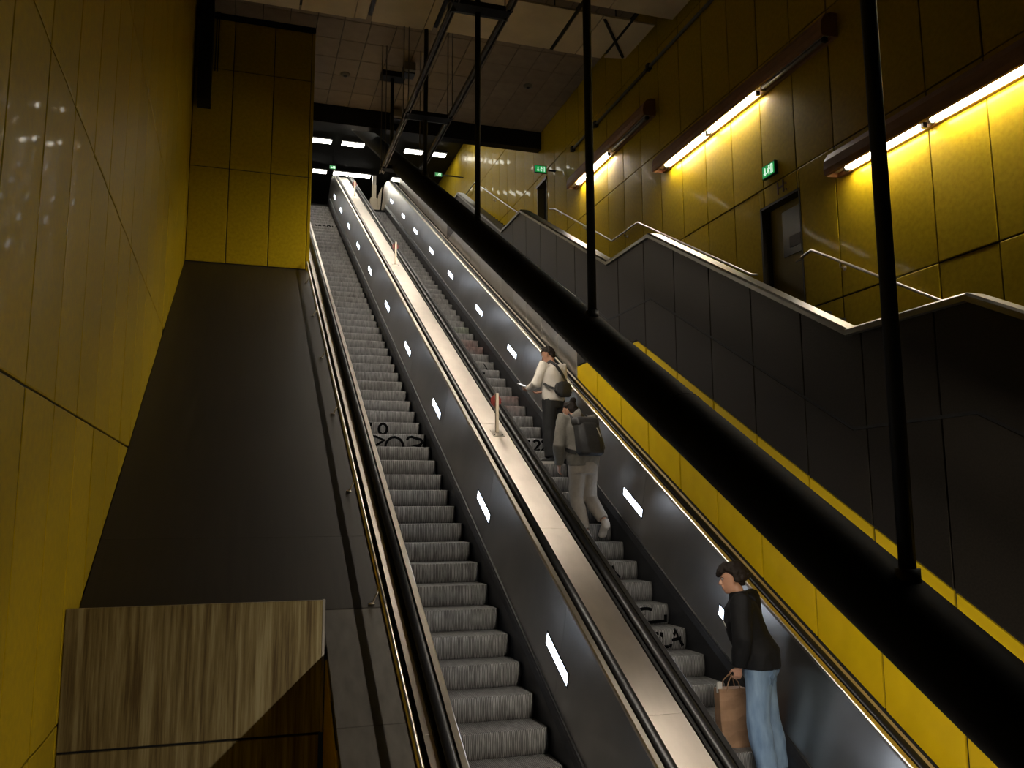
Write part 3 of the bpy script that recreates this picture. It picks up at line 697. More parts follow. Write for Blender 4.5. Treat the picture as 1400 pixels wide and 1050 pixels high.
# ------------------------------------------------------------------ exit signs
def exit_sign(o, ax, ay, w, h, lab, arm=None):
    # o: middle of the face, ax: direction of its width, ay: outward normal
    o = Vector(o); ax = Vector(ax); n = Vector(ay); up_ = Vector((0, 0, 1))
    t = empty('exit_sign', o, lab, 'sign', 'green emergency exit signs')
    def slab(a0, a1, b0, b1, d0, d1): return [[o+ax*a+up_*b+n*d for a, b in ((a0, b0), (a1, b0), (a1, b1), (a0, b1))] for d in (d0, d1)]
    MB().loft(slab(-w/2-.015, w/2+.015, -h/2-.015, h/2+.015, -.06, -.002)).build('casing', GREEN, t)
    MB().loft(slab(-w/2, w/2, -h/2, h/2, -.002, .002)).build('lit_face', L_EXIT, t)
    g = MB(); k = h
    def bar(p, q, r): g.tube([o+ax*p[0]*k+up_*p[1]*k+n*.004, o+ax*q[0]*k+up_*q[1]*k+n*.004], r*k, 6)
    g.ball(o+ax*.16*k+up_*.30*k+n*.004, .085*k, 8, 5)
    bar((.12, .18), (.02, -.08), .07); bar((.02, -.08), (.16, -.22), .055); bar((.16, -.22), (.12, -.40), .05); bar((.02, -.08), (-.12, -.22), .055); bar((-.12, -.22), (-.26, -.20), .045)
    bar((.12, .16), (-.06, .10), .045); bar((.12, .16), (.28, .04), .045)
    bar((-.45, .30), (-.45, -.30), .07); bar((-.45, -.34), (-.60, -.16), .06); bar((-.45, -.34), (-.30, -.16), .06)
    bar((.42, .36), (.42, -.40), .05); bar((.42, .36), (.62, .36), .05); bar((.62, .36), (.62, -.40), .05)
    g.build('pictogram', L_EXITW, t)
    if arm: MB().loft([[Vector(a)+Vector(d) for d in ((0, -.02, -.02), (0, .02, -.02), (0, .02, .02), (0, -.02, .02))] for a in arm]).build('arm', BLK, t)
def wallpt(px, y): return y
exit_sign((XR-.065, 11.62, 5.49), (0, -1, 0), (-1, 0, 0), .32, .19, 'green exit sign flat on the wall above the olive door')
exit_sign((7.72, 21.6, 9.37), (1, 0, 0), (0, -1, 0), .32, .18, 'green exit sign standing out from the wall beside the dark doorway', ((7.95, 21.63, 9.37), (XR, 21.63, 9.37)))
exit_sign((3.22, 33.9, 13.72), (1, 0, 0), (0, -1, 0), .22, .13, 'small green exit sign between the lamp rows in the upper hall', ((3.22, 33.93, 13.8), (3.22, 33.93, ZCC)))
exit_sign((7.15, 32.0, 13.15), (1, 0, 0), (0, -1, 0), .26, .14, 'green exit sign before the far yellow wall in the upper hall', ((7.3, 32.03, 13.15), (XR, 32.03, 13.15)))
# dark red letter above the door
cu = bpy.data.curves.new('door_letter', 'FONT'); cu.body = 'H:'; cu.size = .30; cu.extrude = .004; cu.align_x = 'CENTER'
lo = bpy.data.objects.new('door_letter', cu); COL.objects.link(lo); lo.parent = d1
cu.materials.append(mat('letter_brown', (.16, .045, .02), .5))
lo.matrix_local = Matrix(((0, 0, -1, -.012), (-1, 0, 0, 11.36-11.45), (0, 1, 0, 5.02-2.85), (0, 0, 0, 1)))

# ------------------------------------------------------------------ handrails on the right wall
def wall_rail(pts, lab, br):
    t = empty('wall_handrail', (XR-.08, pts[0][0], pts[0][1]), lab, 'handrail', 'steel handrails on the right wall')
    X = XR-.08
    P = [(X, y, z) for y, z in pts]
    MB().tube(P, .021, 10).ball(P[0], .022).ball(P[-1], .022).build('rail', STEEL, t, True)
    for y, z in br:
        MB().tube([(X, y, z-.015), (X, y, z-.09), (XR+.0, y, z-.10)], .010, 8).ball((XR-.004, y, z-.10), (.010, .035, .035)).build('bracket', STEEL, t, True)
s285 = (6.17-3.85)/(17.78-12.11)
wall_rail([(10.85, 3.80), (10.62, 3.84), (10.40, 3.72), (6.66, 1.62), (5.25, 1.62), (1.0, -.6)], 'lower steel handrail right of the olive door', [(10.0, 3.5), (8.1, 2.43), (6.0, 1.62), (4, .97)])
wall_rail([(12.06, 3.84), (12.2, 3.88), (16.42, 6.17), (17.78, 6.17), (21.5, 8.22), (21.9, 8.36)], 'middle steel handrail that dips at a landing, left of the olive door', [(13.2, 4.43), (15.0, 5.40), (17.1, 6.17), (19.5, 7.12), (21.2, 8.06)])
wall_rail([(23.3, 8.5), (23.6, 8.55), (30.0, ZF+1.0), (31.5, ZF+1.0)], 'farthest steel handrail before the bright end of the wall', [(25, 9.32), (27.5, 10.67)])
# cable duct along the right wall
cd = tag(empty('wall_conduit', (XR-.06, 16, 9.4)), 'thin dark conduit high along the right wall above the lamps', 'conduit')
for a, b in ((8, 15.75), (15.75, 18.6), (18.7, 20.3)):
    MB().tube([(XR-.05, a, 9.42), (XR-.05, b, 9.42)], .035, 8).build('pipe', RAILM, cd, True)
for y in (10, 12.6, 15.75, 18.65, 20.2): MB().box(XR-.10, XR, y-.06, y+.06, 9.36, 9.49).build('clamp', BLK, cd)

# ------------------------------------------------------------------ small things under the ceiling
for (x, y, lab) in ((2.24, 20.95, 'small round smoke detector on the ceiling left of the farthest pole'), (6.88, 20.17, 'round smoke detector on the ceiling near the right wall')):
    t = empty('smoke_detector', (x, y, ZC), lab, 'detector', 'ceiling smoke detectors')
    MB().ball((x, y, ZC-.01), (.13, .13, .05), 14, 8).build('body', mat('detector_beige', (.22, .18, .12), .5), t, True)
    MB().ball((x, y, ZC-.055), (.05, .05, .03), 10, 6).build('sensor', SKIRT, t, True)
for (x, y, lab) in ((3.56, 19.9, 'pale box loudspeaker by the plate of the farthest pole'), (3.70, 22.5, 'pale box loudspeaker near the black fascia')):
    t = empty('ceiling_speaker', (x, y, ZC-.1), lab, 'speaker', 'box loudspeakers under the ceiling')
    MB().box(x-.02, x+.26, y-.1, y+.2, ZC-.34, ZC-.10).build('bracket', SKIRT, t)
    o = MB().box(x-.02, x+.25, y-.22, y-.1, ZC-.32, ZC-.10).build('cabinet', mat('speaker_grey', (.26, .22, .16), .5), t); bevel_all(o, .015)
    MB().tube([(x+.12, y+.05, ZC-.12), (x+.12, y+.05, ZC+.01)], .02, 8).build('stem', BLK, t)
t = tag(empty('cable_trunk', (-1.05, 18.6, 9)), 'black vertical cable trunk in the upper corner of the yellow walls', 'conduit')
MB().box(-1.12, -.85, 18.5, 18.98, 8.70, ZC+.01).build('trunk', BLK, t)
for x in (-.80, -.75): MB().tube([(x, 18.98, 9.6), (x, 18.98, ZC)], .015, 6).build('cable', BLK, t)

# post at the head of the right escalator
t = tag(empty('barrier_post', (4.8, 33.0, ZF)), 'pale lit post with a wider base at the head of the right escalator', 'post')
o = MB().box(4.63, 4.92, 33.0, 33.25, ZF, ZF+1.12).build('base', PINK, t); bevel_all(o, .02)
MB().box(4.70, 4.86, 33.04, 33.20, ZF+1.12, ZF+1.66).build('shaft', PINK, t)
MB().box(4.71, 4.85, 33.05, 33.19, ZF+1.66, ZF+2.06).build('head', STEEL, t)
MB().loft([[(4.90, y, ZF+.5), (5.02, y, ZF+.7), (5.08, y, ZF+1.6), (4.94, y, ZF+1.25)] for y in (32.96, 33.08)]).build('side_plate', PINK, t)
# ------------------------------------------------------------------ people
SKIN = mat('skin', (.52, .27, .17), .5, 0, .08, (1, 1, 1), 20)
HAIR = mat('dark_hair', (.016, .010, .007), .75, 0, .3, (1, 1, 1), 40, 0, .2)
SHIRT = mat('white_shirt_cotton', (.80, .74, .66), .8, 0, .06, (1, 1, 1), 12, .02)
BTRO = mat('black_trouser_cloth', (.010, .010, .011), .8, 0, .2, (1, 1, 1), 30, .1)
HOOD = mat('grey_hoodie_fleece', (.20, .185, .16), .9, 0, .12, (1, 1, 1), 40, .1)
GTRO = mat('stone_trouser_cloth', (.34, .30, .25), .85, 0, .08, (1, 1, 1), 30, .05)
JACK = mat('black_jacket_nylon', (.005, .005, .006), .75, 0, .25, (1, 1, 1), 20, .1, .2)
JEAND = mat('denim_pocket', (.17, .26, .37), .8, 0, .30, (3, 3, 1), 6, .05, col2=(.10, .17, .28))
JEAN = mat('light_blue_denim', (.21, .31, .43), .8, 0, .30, (3, 3, 1), 5, .05, col2=(.12, .20, .32))
SHOEW = mat('white_shoe', (.62, .58, .52), .5, 0, .1); SHOEB = mat('black_shoe', (.014, .014, .014), .5, 0, .1)
PACK = mat('dark_pack_fabric', (.022, .022, .024), .65, 0, .3, (1, 1, 1), 40, .1)
PAPER = mat('brown_paper', (.34, .19, .10), .7, 0, .2, (1, 1, 1), 7, .15)
EYEW = mat('eye_white', (.6, .58, .55), .3)

def remesh(mb, name, m, parent, vox, sm=4, amp=0., freq=9., zs_=.5, dec=0):
    me = bpy.data.meshes.new(name); me.from_pydata([tuple(v) for v in mb.V], [], mb.F)
    bm = bmesh.new(); bm.from_mesh(me); bmesh.ops.recalc_face_normals(bm, faces=bm.faces); bm.to_mesh(me); bm.free()
    o = bpy.data.objects.new('tmp', me); COL.objects.link(o)
    md = o.modifiers.new('r', 'REMESH'); md.mode = 'VOXEL'; md.voxel_size = vox
    ms = o.modifiers.new('s', 'SMOOTH'); ms.factor = .5; ms.iterations = sm
    dg = bpy.context.evaluated_depsgraph_get(); dg.update()
    me2 = bpy.data.meshes.new_from_object(o.evaluated_get(dg))
    bpy.data.objects.remove(o)
    me2.name = name
    if amp:
        nv = [v.normal.copy() for v in me2.vertices]
        for v, n in zip(me2.vertices, nv):
            p = Vector((v.co.x*freq, v.co.y*freq, v.co.z*freq*zs_))
            n.z *= .15
            v.co += n*amp*(noise.noise(p)+.5*noise.noise(p*2.3))
    for p in me2.polygons: p.use_smooth = True
    me2.materials.clear(); me2.materials.append(m)
    return link(name, me2, None, parent)

Y_ = Vector((0, 1, 0))
def person(name, loc, rz, sc, J, label, clothes, head_turn=0., head_tilt=0., curl=.6):
    t = empty(name, loc, label, 'person', None, None, rz); t.scale = (sc, sc, sc)
    V_ = {k: Vector(v) for k, v in J.items()}
    pel, che, nek, hed = V_['pelvis'], V_['chest'], V_['neck'], V_['head']
    def torso(mb, g=0., z0=0, top=True):
        sp = [pel+Vector((0, 0, -.10)), pel, pel.lerp(che, .33), pel.lerp(che, .66), che, che.lerp(nek, .55), nek+Vector((0, 0, -.02))]
        r = [(.155+g, .105+g), (.172+g, .125+g), (.155+g, .112+g), (.165+g, .118+g), (.185+g, .122+g), (.165+g, .10+g), (.075+g*.6, .065+g*.6)]
        mb.tube(sp[z0:], r[z0:], 18, up=Y_)
    def arms(mb, g=0., a=1.0, sides='LR', end=1.):
        for s in sides:
            sh, el, wr = V_['sh'+s], V_['el'+s], V_['wr'+s]
            wr2 = el.lerp(wr, end)
            mb.tube([sh.lerp(che, .35)+Vector((0, 0, .03)), sh, sh.lerp(el, .5), el, el.lerp(wr2, .5), wr2], [.06+g, .062+g*1.1, .05+g, .043+g*1.1, .040+g, .029+g*.8], 12)
            mb.ball(sh, .064+g); mb.ball(el, .043+g*1.1)
    def legs(mb, g=0., end=1., wide=0.):
        for s in 'LR':
            hp, kn, an = V_['hip'+s], V_['kn'+s], V_['an'+s]
            an2 = kn.lerp(an, end)
            mb.tube([hp+Vector((0, 0, .06)), hp, hp.lerp(kn, .5), kn, kn.lerp(an2, .35), kn.lerp(an2, .7), an2], [.088+g, .094+g, .076+g+wide*.3, .058+g+wide*.6, .058+g+wide, .046+g+wide, .038+g+wide], 14)
            mb.ball(kn, .058+g+wide*.6); mb.ball(hp, .092+g)
    def feet(mb, g=0., sides='LR'):
        for s in sides:
            an, toe = V_['an'+s], V_['toe'+s]
            d = (toe-an); f = Vector((d.x, d.y, 0)).normalized(); heel = an-f*.055+Vector((0, 0, -.045+ (0 if d.z > -.12 else .02)))
            mb.tube([heel+f*-.02, heel, an.lerp(toe, .35)+Vector((0, 0, -.02)), toe-f*.05+Vector((0, 0, .012)), toe+Vector((0, 0, .005)), toe+f*.02], [(.020+g, .025+g), (.034+g, .04+g), (.038+g, .042+g), (.043+g, .030+g), (.036+g, .022+g), (.02+g, .014+g)], 12, up=Vector((0, 0, 1)))
            mb.tube([an+Vector((0, 0, .05)), an, heel+Vector((0, 0, .01))], [.036+g, .038+g, .034+g], 10, up=Y_)
    # head frame
    HR = Matrix.Rotation(head_turn, 3, 'Z') @ Matrix.Rotation(head_tilt, 3, 'X')
    def hp_(x, y, z): return hed+HR @ Vector((x, y, z))
    b = MB(); torso(b); arms(b); legs(b)
    feet(b)
    b.tube([nek+Vector((0, -.01, -.05)), nek.lerp(hed, .4), hed+Vector((0, -.01, -.02))], [.062, .054, .056], 14)
    def hring(z, w, f, bk, n=18):
        out = []
        for j in range(n):
            a = 2*PI*j/n; x = w*math.cos(a); yv = math.sin(a); out.append(hp_(x, yv*(f if yv > 0 else bk), z))
        return out
    b.loft([hring(z, w, f, k) for z, w, f, k in ((-.125, .030, .075, .0), (-.115, .046, .092, .02), (-.085, .056, .096, .045), (-.05, .064, .095, .072), (-.01, .069, .094, .092), (.03, .073, .096, .100), (.065, .071, .090, .098), (.095, .058, .070, .080), (.115, .034, .042, .05), (.122, .01, .012, .015))])
    b.tube([hp_(0, .088, .025), hp_(0, .108, -.012), hp_(0, .117, -.028), hp_(0, .098, -.038)], [.010, .012, .015, .010], 8)   # nose
    b.tube([hp_(-.024, .090, -.064), hp_(0, .101, -.062), hp_(.024, .090, -.064)], .009, 6); b.tube([hp_(-.020, .090, -.076), hp_(0, .099, -.077), hp_(.020, .090, -.076)], .009, 6)
    b.tube([hp_(-.05, .082, .030), hp_(-.02, .096, .034), hp_(.02, .096, .034), hp_(.05, .082, .030)], .009, 6)
    for s in (-1, 1):
        b.tube([hp_(s*.070, -.005, -.040), hp_(s*.080, -.018, -.005), hp_(s*.078, -.020, .022)], [(.008, .012), (.010, .020), (.008, .014)], 8, up=Y_)
    # hands: palm, four fingers of unequal length and a thumb from the side of the palm
    for s in 'LR':
        el, wr = V_['el'+s], V_['wr'+s]; d = (wr-el).normalized(); side = Vector((1 if s == 'L' else -1, .2, 0)) if abs(d.z) > .6 else Vector((0, 0, 1))
        pn = V_.get('palm'+s, Vector((1 if s == 'L' else -1, 0, 0)))    # direction the palm faces
        pn = (pn-d*pn.dot(d)).normalized(); w = d.cross(pn).normalized()
        if w.y < 0 and abs(d.z) > .5: w = -w
        if abs(d.z) <= .5 and w.z < 0: w = -w
        b.tube([wr-d*.03, wr+d*.01, wr+d*.05, wr+d*.085], [(.026, .022), (.030, .018), (.038, .016), (.036, .014)], 10, up=w.cross(d))
        for k, (o_, l) in enumerate(((.029, .072), (.010, .080), (-.010, .075), (-.028, .060))):
            p0 = wr+d*.075+w*o_; cu_ = curl
            p1 = p0+(d*math.cos(cu_*.5)+pn*math.sin(cu_*.5))*l*.45
            p2 = p1+(d*math.cos(cu_*1.3)+pn*math.sin(cu_*1.3))*l*.33
            p3 = p2+(d*math.cos(cu_*2.0)+pn*math.sin(cu_*2.0))*l*.28
            b.tube([p0-d*.02, p0, p1, p2, p3], [.0095, .0095, .0092, .0085, .0072], 8)
        q0 = wr+d*.02+w*.026; q1 = q0+(w*.8+d*.6+pn*.3).normalized()*.036; q2 = q1+(d*.9+w*.15+pn*.55).normalized()*.032; q3 = q2+(d*.9+pn*.6).normalized()*.022
        b.tube([q0-w*.01, q0, q1, q2, q3], [.012, .0125, .011, .0095, .008], 8)
    remesh(b, 'body', SKIN, t, .0075, 3)
    e = MB()
    for s in (-1, 1): e.ball(hp_(s*.030, .086, .008), (.013, .010, .010), 10, 6)
    e.build('eyes', EYEW, t, True, off=False)
    e = MB()
    for s in (-1, 1): e.ball(hp_(s*.030, .0945, .008), (.006, .004, .006), 8, 5)
    e.build('pupils', INK, t, True, off=False)
    clothes(t, V_, torso, arms, legs, feet, hp_)
    return t
def std(lean=0., **k):
    J = dict(pelvis=(0, 0, .95), chest=(0, lean*.36, 1.32), neck=(0, lean*.52+.0, 1.50), head=(0, lean*.62+.03, 1.655),
             shL=(-.185, lean*.46, 1.44), shR=(.185, lean*.46, 1.44), elL=(-.245, -.03+lean*.25, 1.15), elR=(.245, -.03+lean*.25, 1.15), wrL=(-.25, .06, .91), wrR=(.25, .06, .91),
             hipL=(-.088, 0, .92), hipR=(.088, 0, .92), knL=(-.10, .02, .50), knR=(.10, .02, .50), anL=(-.105, -.02, .085), anR=(.105, -.02, .085), toeL=(-.13, .16, .03), toeR=(.13, .16, .03))
    J.update(k); return J
def tufts(hp_, n, r0, shell, m, parent, seed, zmin=-.02, curly=0.):
    rs = random.Random(seed); h = MB()
    h.loft([[hp_(w*math.cos(2*PI*j/16), yo+dd*math.sin(2*PI*j/16), z) for j in range(16)] for z, w, dd, yo in ((-.075, .042, .024, -.070), (-.05, .060, .040, -.060), (-.01, .072, .066, -.036), (.03, .076, .086, -.020), (.065, .075, .097, -.006), (.095, .062, .080, -.002), (.122, .035, .045, -.002), (.130, .01, .012, 0))])
    for i in range(n):
        u = rs.uniform(-.15, 1); a = rs.uniform(0, 2*PI); z = u*.118
        if z < zmin: continue
        if math.sin(a) > -.05 and z < .058+.02*math.sin(3*a): continue
        w = math.sqrt(max(.03, 1-(z/.135)**2))
        k = shell*rs.uniform(.92, 1.06)
        h.ball(hp_(k*.076*w*math.cos(a), k*.098*w*math.sin(a)-.004, z*(.9+.12*shell)), rs.uniform(.7, 1.3)*r0, 7, 5)
    return h
def belt_line(p, g): return g

# man in the white shirt, standing, looking down to his left at a phone
def cl1(t, V, torso, arms, legs, feet, hp_):
    h = tufts(hp_, 170, .013, 1.0, HAIR, t, 3); remesh(h, 'hair', HAIR, t, .006, 3)
    m = MB(); torso(m, .026, 1); arms(m, .020, end=.93)
    m.tube([V['pelvis']+Vector((0, 0, -.02)), V['pelvis']+Vector((0, 0, .06)), V['pelvis'].lerp(V['chest'], .4)], [(.192, .142), (.200, .150), (.188, .140)], 18, up=Y_)
    m.tube([V['neck']+Vector((0, -.004, -.05)), V['neck']+Vector((0, .0, .012))], [.088, .070], 14)
    remesh(m, 'shirt', SHIRT, t, .011, 4, .010, 11)
    m = MB(); legs(m, .022, .98, .022); m.tube([V['pelvis']+Vector((0, 0, -.12)), V['pelvis']+Vector((0, 0, .06))], [(.175, .130), (.180, .128)], 18, up=Y_)
    remesh(m, 'trousers', BTRO, t, .012, 4, .008, 9)
    for k in 'LR':
        m = MB(); feet(m, 0.008, k); remesh(m, 'shoe', SHOEB, t, .010, 2)
    for k in 'LR':
        s = MB(); an, toe = V['an'+k], V['toe'+k]; f = Vector((toe.x-an.x, toe.y-an.y, 0)).normalized(); sd = Vector((f.y, -f.x, 0))
        pts = [(-.105, .036), (-.06, .054), (.06, .056), (.13, .062), (.20, .050), (.235, .022)]
        c = Vector((an.x, an.y, 0)); out = [c+f*a+sd*w for a, w in pts]+[c+f*a-sd*w for a, w in reversed(pts)]
        s.loft([[p+Vector((0, 0, z)) for p in out] for z in (.0, .034)])
        s.build('shoe_sole', SHOEW, t, False, off=False)
rz1 = math.radians(24)
J1 = std(.04, shL=(-.18, .03, 1.44), shR=(.185, .0, 1.44), elL=(-.30, .06, 1.17), wrL=(-.24, .30, 1.13), palmL=(.3, 0, 1), elR=(.24, .02, 1.15), wrR=(.02, .27, 1.10), palmR=(-.3, .3, .9),
         hipL=(-.085, 0, .92), anL=(-.10, -.03, .085), toeL=(-.26, .08, .03), knL=(-.10, .0, .50), anR=(.10, .03, .085), toeR=(.15, .20, .03), head=(-.02, .075, 1.65))
P1 = person('person', (4.74, 12.78, -6.55+C0+T30*12.651), rz1, 1.06, J1, 'man in white shirt and black trousers looking down at a phone', cl1, math.radians(22), math.radians(-22))
from mathutils.bvhtree import BVHTree
def patch(name, on, P, grid, d, m, parent, th=.004):
    bv = BVHTree.FromPolygons([v.co for v in on.data.vertices], [p.vertices[:] for p in on.data.polygons])
    d = Vector(d).normalized(); V = []; nu = len(grid[0]); nv = len(grid)
    for lay in (-th, .004):
        for r in grid:
            for p in r:
                p = Vector(p); hit = bv.ray_cast(p-d*.6, d)[0]
                V.append((hit if hit else p)+d*lay)
    F = []; n = nu*nv
    for j in range(nv-1):
        for i in range(nu-1):
            q = [j*nu+i, j*nu+i+1, (j+1)*nu+i+1, (j+1)*nu+i]; F += [q, [v+n for v in reversed(q)]]
    for j in range(nv-1):
        for i in (0, nu-1): F.append([j*nu+i, (j+1)*nu+i, (j+1)*nu+i+n, j*nu+i+n])
    for i in range(nu-1):
        for j in (0, nv-1): F.append([j*nu+i, j*nu+i+1, j*nu+i+1+n, j*nu+i+n])
    return mesh(name, V, F, m, parent)
def child(t, nm): return [c for c in t.children if c.name.split('.')[0] == nm][0]
def at_person(P, name, label, cat):
    t = empty(name, P.location, label, cat, None, None, P.rotation_euler.z); t.scale = P.scale
    return t
ph = at_person(P1, 'phone', 'phone held in the hand of the man in the white shirt', 'phone')
o = MB().loft([[Vector((-.27, .36, 1.175))+Vector((a, b, b*.45)) for a, b in ((-.037, -.03), (.037, -.03), (.037, .115), (-.037, .115))], [Vector((-.27, .355, 1.184))+Vector((a, b, b*.45)) for a, b in ((-.037, -.03), (.037, -.03), (.037, .115), (-.037, .115))]]).build('body', WHITEP, ph, off=False); bevel_all(o, .003)
MB().loft([[Vector((-.27, .355, 1.1845))+Vector((a, b, b*.45)) for a, b in ((-.033, -.02), (.033, -.02), (.033, .105), (-.033, .105))], [Vector((-.27, .355, 1.1855))+Vector((a, b, b*.45)) for a, b in ((-.033, -.02), (.033, -.02), (.033, .105), (-.033, .105))]]).build('screen', emit('phone_screen', (.6, .7, .9), .5), ph, off=False)
sl = at_person(P1, 'sling_bag', 'black sling bag worn across the back of the white shirt', 'bag')
m = MB(); m.tube([(-.13, -.175, 1.11), (-.04, -.205, 1.09), (.08, -.205, 1.10), (.17, -.17, 1.15)], [(.07, .04), (.125, .055), (.13, .06), (.09, .045)], 14, up=Vector((0, 1, 0)))
remesh(m, 'pouch', PACK, sl, .012, 6, .006, 12)
def strap(pts, w, name, parent, m=PACK, th=.005):
    pts = [Vector(p) for p in pts]; rings = []
    for i, p in enumerate(pts):
        d = (pts[min(i+1, len(pts)-1)]-pts[max(i-1, 0)]).normalized(); out = Vector((p.x*.5, p.y, 0)).normalized() if i else Vector((0, -1, .2)).normalized()
        sd = d.cross(out).normalized(); out = sd.cross(d).normalized()
        rings.append([p+sd*w/2-out*th, p+sd*w/2+out*th, p-sd*w/2+out*th, p-sd*w/2-out*th])
    return MB().loft(rings).build(name, m, parent, off=False)
strap([(-.05, .10, 1.44), (-.085, .06, 1.50), (-.075, -.02, 1.53), (-.045, -.115, 1.46), (.02, -.165, 1.34), (.10, -.175, 1.22), (.15, -.17, 1.15)], .045, 'strap', sl, th=.007)
strap([(-.13, -.17, 1.09), (-.20, -.12, 1.12), (-.215, -.02, 1.18)], .04, 'strap', sl, th=.006)
MB().box(.055, .068, -.338, -.326, 1.05, 1.085).build('zip_pull', STEEL, sl, off=False)

# walker with grey hoodie and backpack
def cl2(t, V, torso, arms, legs, feet, hp_):
    h = tufts(hp_, 150, .013, 1.0, HAIR, t, 5); h.ball(hp_(0, -.085, .115), .042, 12, 8); remesh(h, 'hair', HAIR, t, .008, 2)
    m = MB(); torso(m, .045, 1); arms(m, .032, end=.95)
    m.tube([V['pelvis']+Vector((0, 0, -.05)), V['pelvis']+Vector((0, 0, .07)), V['pelvis'].lerp(V['chest'], .4)], [(.200, .152), (.222, .172), (.205, .160)], 18, up=Y_)
    m.tube([V['neck']+Vector((-.07, -.03, -.02)), V['neck']+Vector((0, -.095, .02)), V['neck']+Vector((.07, -.03, -.02))], [.05, .066, .05], 12)
    m.tube([V['neck']+Vector((-.07, -.02, -.01)), V['neck']+Vector((-.05, .06, -.03)), V['neck']+Vector((.05, .06, -.03)), V['neck']+Vector((.07, -.02, -.01))], .045, 10)
    remesh(m, 'hoodie', HOOD, t, .012, 4, .012, 9)
    m = MB(); legs(m, .018, .86, .012); m.tube([V['pelvis']+Vector((0, -.01, -.14)), V['pelvis']+Vector((0, -.01, -.02)), V['pelvis']+Vector((0, 0, .06))], [(.175, .128), (.188, .148), (.175, .13)], 18, up=Y_)
    remesh(m, 'trousers', GTRO, t, .011, 4, .008, 10)
    for k in 'LR':
        m = MB(); feet(m, 0.010, k); remesh(m, 'shoe', SHOEW, t, .009, 2)
J2 = std(.34, pelvis=(0, .0, .93), hipL=(-.085, 0, .90), hipR=(.085, 0, .90), knL=(-.07, .06, .48), anL=(.0, -.06, .058), toeL=(.0, .13, .003),
         knR=(.12, .08, .50), anR=(.20, -.17, .20), toeR=(.22, -.02, .045), elL=(-.29, .06, 1.13), wrL=(-.25, .16, .90), elR=(.28, .12, 1.13), wrR=(.23, .28, .95), head=(-.03, .27, 1.59))
P2 = person('person', (4.45, 10.88, -6.55+C0+T30*10.636+.03), math.radians(4), 1.10, J2, 'person in grey hoodie and stone trousers walking up with a dark backpack', cl2, math.radians(25), math.radians(-18))
bp_ = at_person(P2, 'backpack', 'dark backpack worn over the grey hoodie', 'backpack')
m = MB().loft([[(x*k, -.155-.0+y*kk+lean_, z) for x, y in ((-.15, .02), (-.17, -.04), (-.15, -.13), (-.08, -.17), (.08, -.17), (.15, -.13), (.17, -.04), (.15, .02))] for k, kk, z, lean_ in ((.80, .85, 1.00, .0), (1.0, 1.0, 1.03, .0), (1.02, 1.05, 1.16, .03), (1.0, 1.0, 1.29, .075), (.95, .9, 1.39, .11), (.82, .7, 1.44, .13))])
remesh(m, 'pack_body', PACK, bp_, .014, 5, .008, 9)
m = MB().loft([[(x*k, -.15+y*k+l_, z) for x, y in ((-.15, .03), (-.165, -.04), (-.14, -.14), (.14, -.14), (.165, -.04), (.15, .03))] for k, z, l_ in ((1.0, 1.37, .10), (1.06, 1.41, .12), (1.0, 1.46, .14), (.75, 1.485, .145))])
remesh(m, 'top_flap', PACK, bp_, .014, 4, .006, 9)
for s in (-1, 1):
    strap([(s*.10, .03, 1.44), (s*.115, .12, 1.52), (s*.13, .235, 1.47), (s*.145, .255, 1.36), (s*.185, .20, 1.22), (s*.225, .06, 1.10), (s*.20, -.06, 1.06), (s*.15, -.12, 1.04)], .05, 'strap', bp_, th=.008)
patch('reflective_tab', child(bp_, 'pack_body'), bp_, [[(.075+.010*i+.010*j, 0, 1.34-.028*j) for i in range(3)] for j in range(5)], (0, 1, 0), mat('reflective_white', (.85, .85, .85), .4), bp_, .006)

# man in black jacket and jeans
def cl3(t, V, torso, arms, legs, feet, hp_):
    h = tufts(hp_, 420, .021, 1.24, HAIR, t, 9, -.06); remesh(h, 'hair', HAIR, t, .006, 2)
    m = MB(); torso(m, .045, 1); arms(m, .036, end=.97)
    m.tube([V['pelvis']+Vector((0, -.012, -.05)), V['pelvis']+Vector((0, -.01, .06)), V['pelvis'].lerp(V['chest'], .45)], [(.218, .182), (.220, .182), (.205, .165)], 18, up=Y_)
    m.tube([V['neck']+Vector((0, -.004, -.06)), V['neck']+Vector((0, .01, .045))], [.095, .080], 14)
    remesh(m, 'jacket', JACK, t, .012, 4, .013, 8)
    m = MB(); legs(m, .024, .98, .022); m.tube([V['pelvis']+Vector((0, -.01, -.14)), V['pelvis']+Vector((0, -.01, -.02)), V['pelvis']+Vector((0, 0, .06))], [(.178, .132), (.190, .150), (.175, .13)], 18, up=Y_)
    for s in (-1, 1): m.ball(V['pelvis']+Vector((s*.09, -.115, -.05)), (.07, .05, .085))
    remesh(m, 'jeans', JEAN, t, .011, 4, .009, 10)
    for s in (-1, 1):
        g = [[V['pelvis']+Vector((s*.088+.060*(2*i/4-1)*(1 if j < 3 else .75), 0, -.035-.032*j-(.02 if j == 4 and i == 2 else 0))) for i in range(5)] for j in range(5)]
        patch('back_pocket', child(t, 'jeans'), t, g, (0, 1, 0), JEAND, t, .006)
    for k in 'LR':
        m = MB(); feet(m, 0.010, k); remesh(m, 'shoe', SHOEB, t, .010, 2)
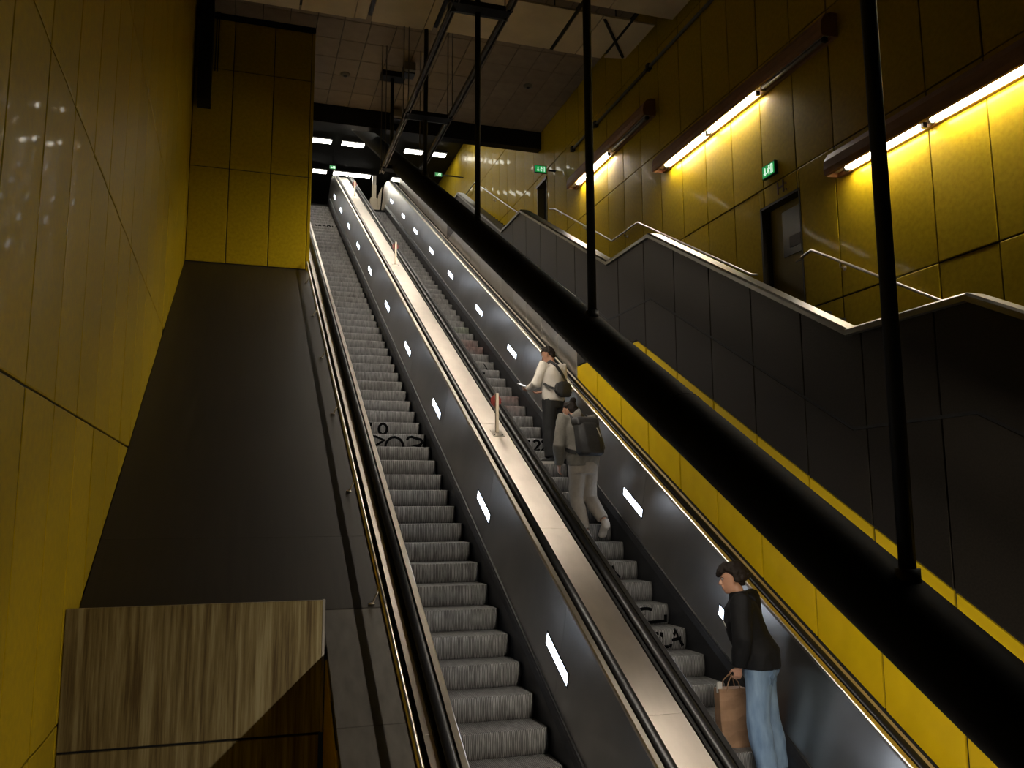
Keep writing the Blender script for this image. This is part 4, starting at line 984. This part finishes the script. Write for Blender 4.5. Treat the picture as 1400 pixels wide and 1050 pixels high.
J3 = std(.24, pelvis=(0, .04, .97), chest=(0, .155, 1.32), neck=(0, .175, 1.50), hipL=(-.088, .03, .93), hipR=(.088, .03, .93), shL=(-.185, .14, 1.44), elL=(-.265, .12, 1.18), wrL=(-.215, .17, .945), palmL=(.9, .4, 0), elR=(.27, .10, 1.18), wrR=(.24, .16, .95),
         knL=(-.10, .05, .50), knR=(.10, -.01, .50), anL=(-.10, -.02, .085), anR=(.105, -.09, .085), toeR=(.14, .09, .03), toeL=(-.13, .17, .03), head=(0, .225, 1.655))
P3 = person('person', (4.74, 7.26, -6.55+C0+T30*7.009), math.radians(50), 1.095, J3, 'man with curly dark hair in black jacket and light blue jeans', cl3, math.radians(12), math.radians(-10), curl=.9)
for x0, w_, z0 in ((-.115, .012, 1.27), (-.085, .03, 1.285)):
    patch('chest_mark', child(P3, 'jacket'), P3, [[(x0+w_*i/2, 0, z0-.014*j+.006*i) for i in range(3)] for j in range(3)], (0, -1, 0), WHITEP, P3, .003)
# paper bag
pb = empty('paper_bag', (4.62, 7.64, -2.24), 'brown paper bag hanging beside the blue jeans', 'bag', None, None, math.radians(-8))
m = MB().loft([[(x*k+dx, y*k, z) for x, y in ((-.15, -.07), (.15, -.07), (.15, .07), (-.15, .07))] for z, k, dx in ((.0, .96, .03), (.02, 1.0, .03), (.2, 1.02, .015), (.4, .97, 0), (.54, .92, -.01))], cap=True)
me_o = m.build('bag_body', PAPER, pb, off=False)
bm = bmesh.new(); bm.from_mesh(me_o.data); bmesh.ops.subdivide_edges(bm, edges=bm.edges, cuts=3, use_grid_fill=True)
for v in bm.verts: v.co += v.normal*.012*noise.noise(v.co*9)
bm.to_mesh(me_o.data); bm.free()
for s in (-1, 1):
    MB().tube([(-.07, s*.066, .52), (-.05, s*.06, .60), (0, s*.03, .66), (.05, s*.06, .60), (.07, s*.066, .52)], .006, 6).build('handle', PAPER, pb, off=False)
MB().box(-.15, -.10, -.03, .0, .50, .60).build('receipt', WHITEP, pb, off=False)
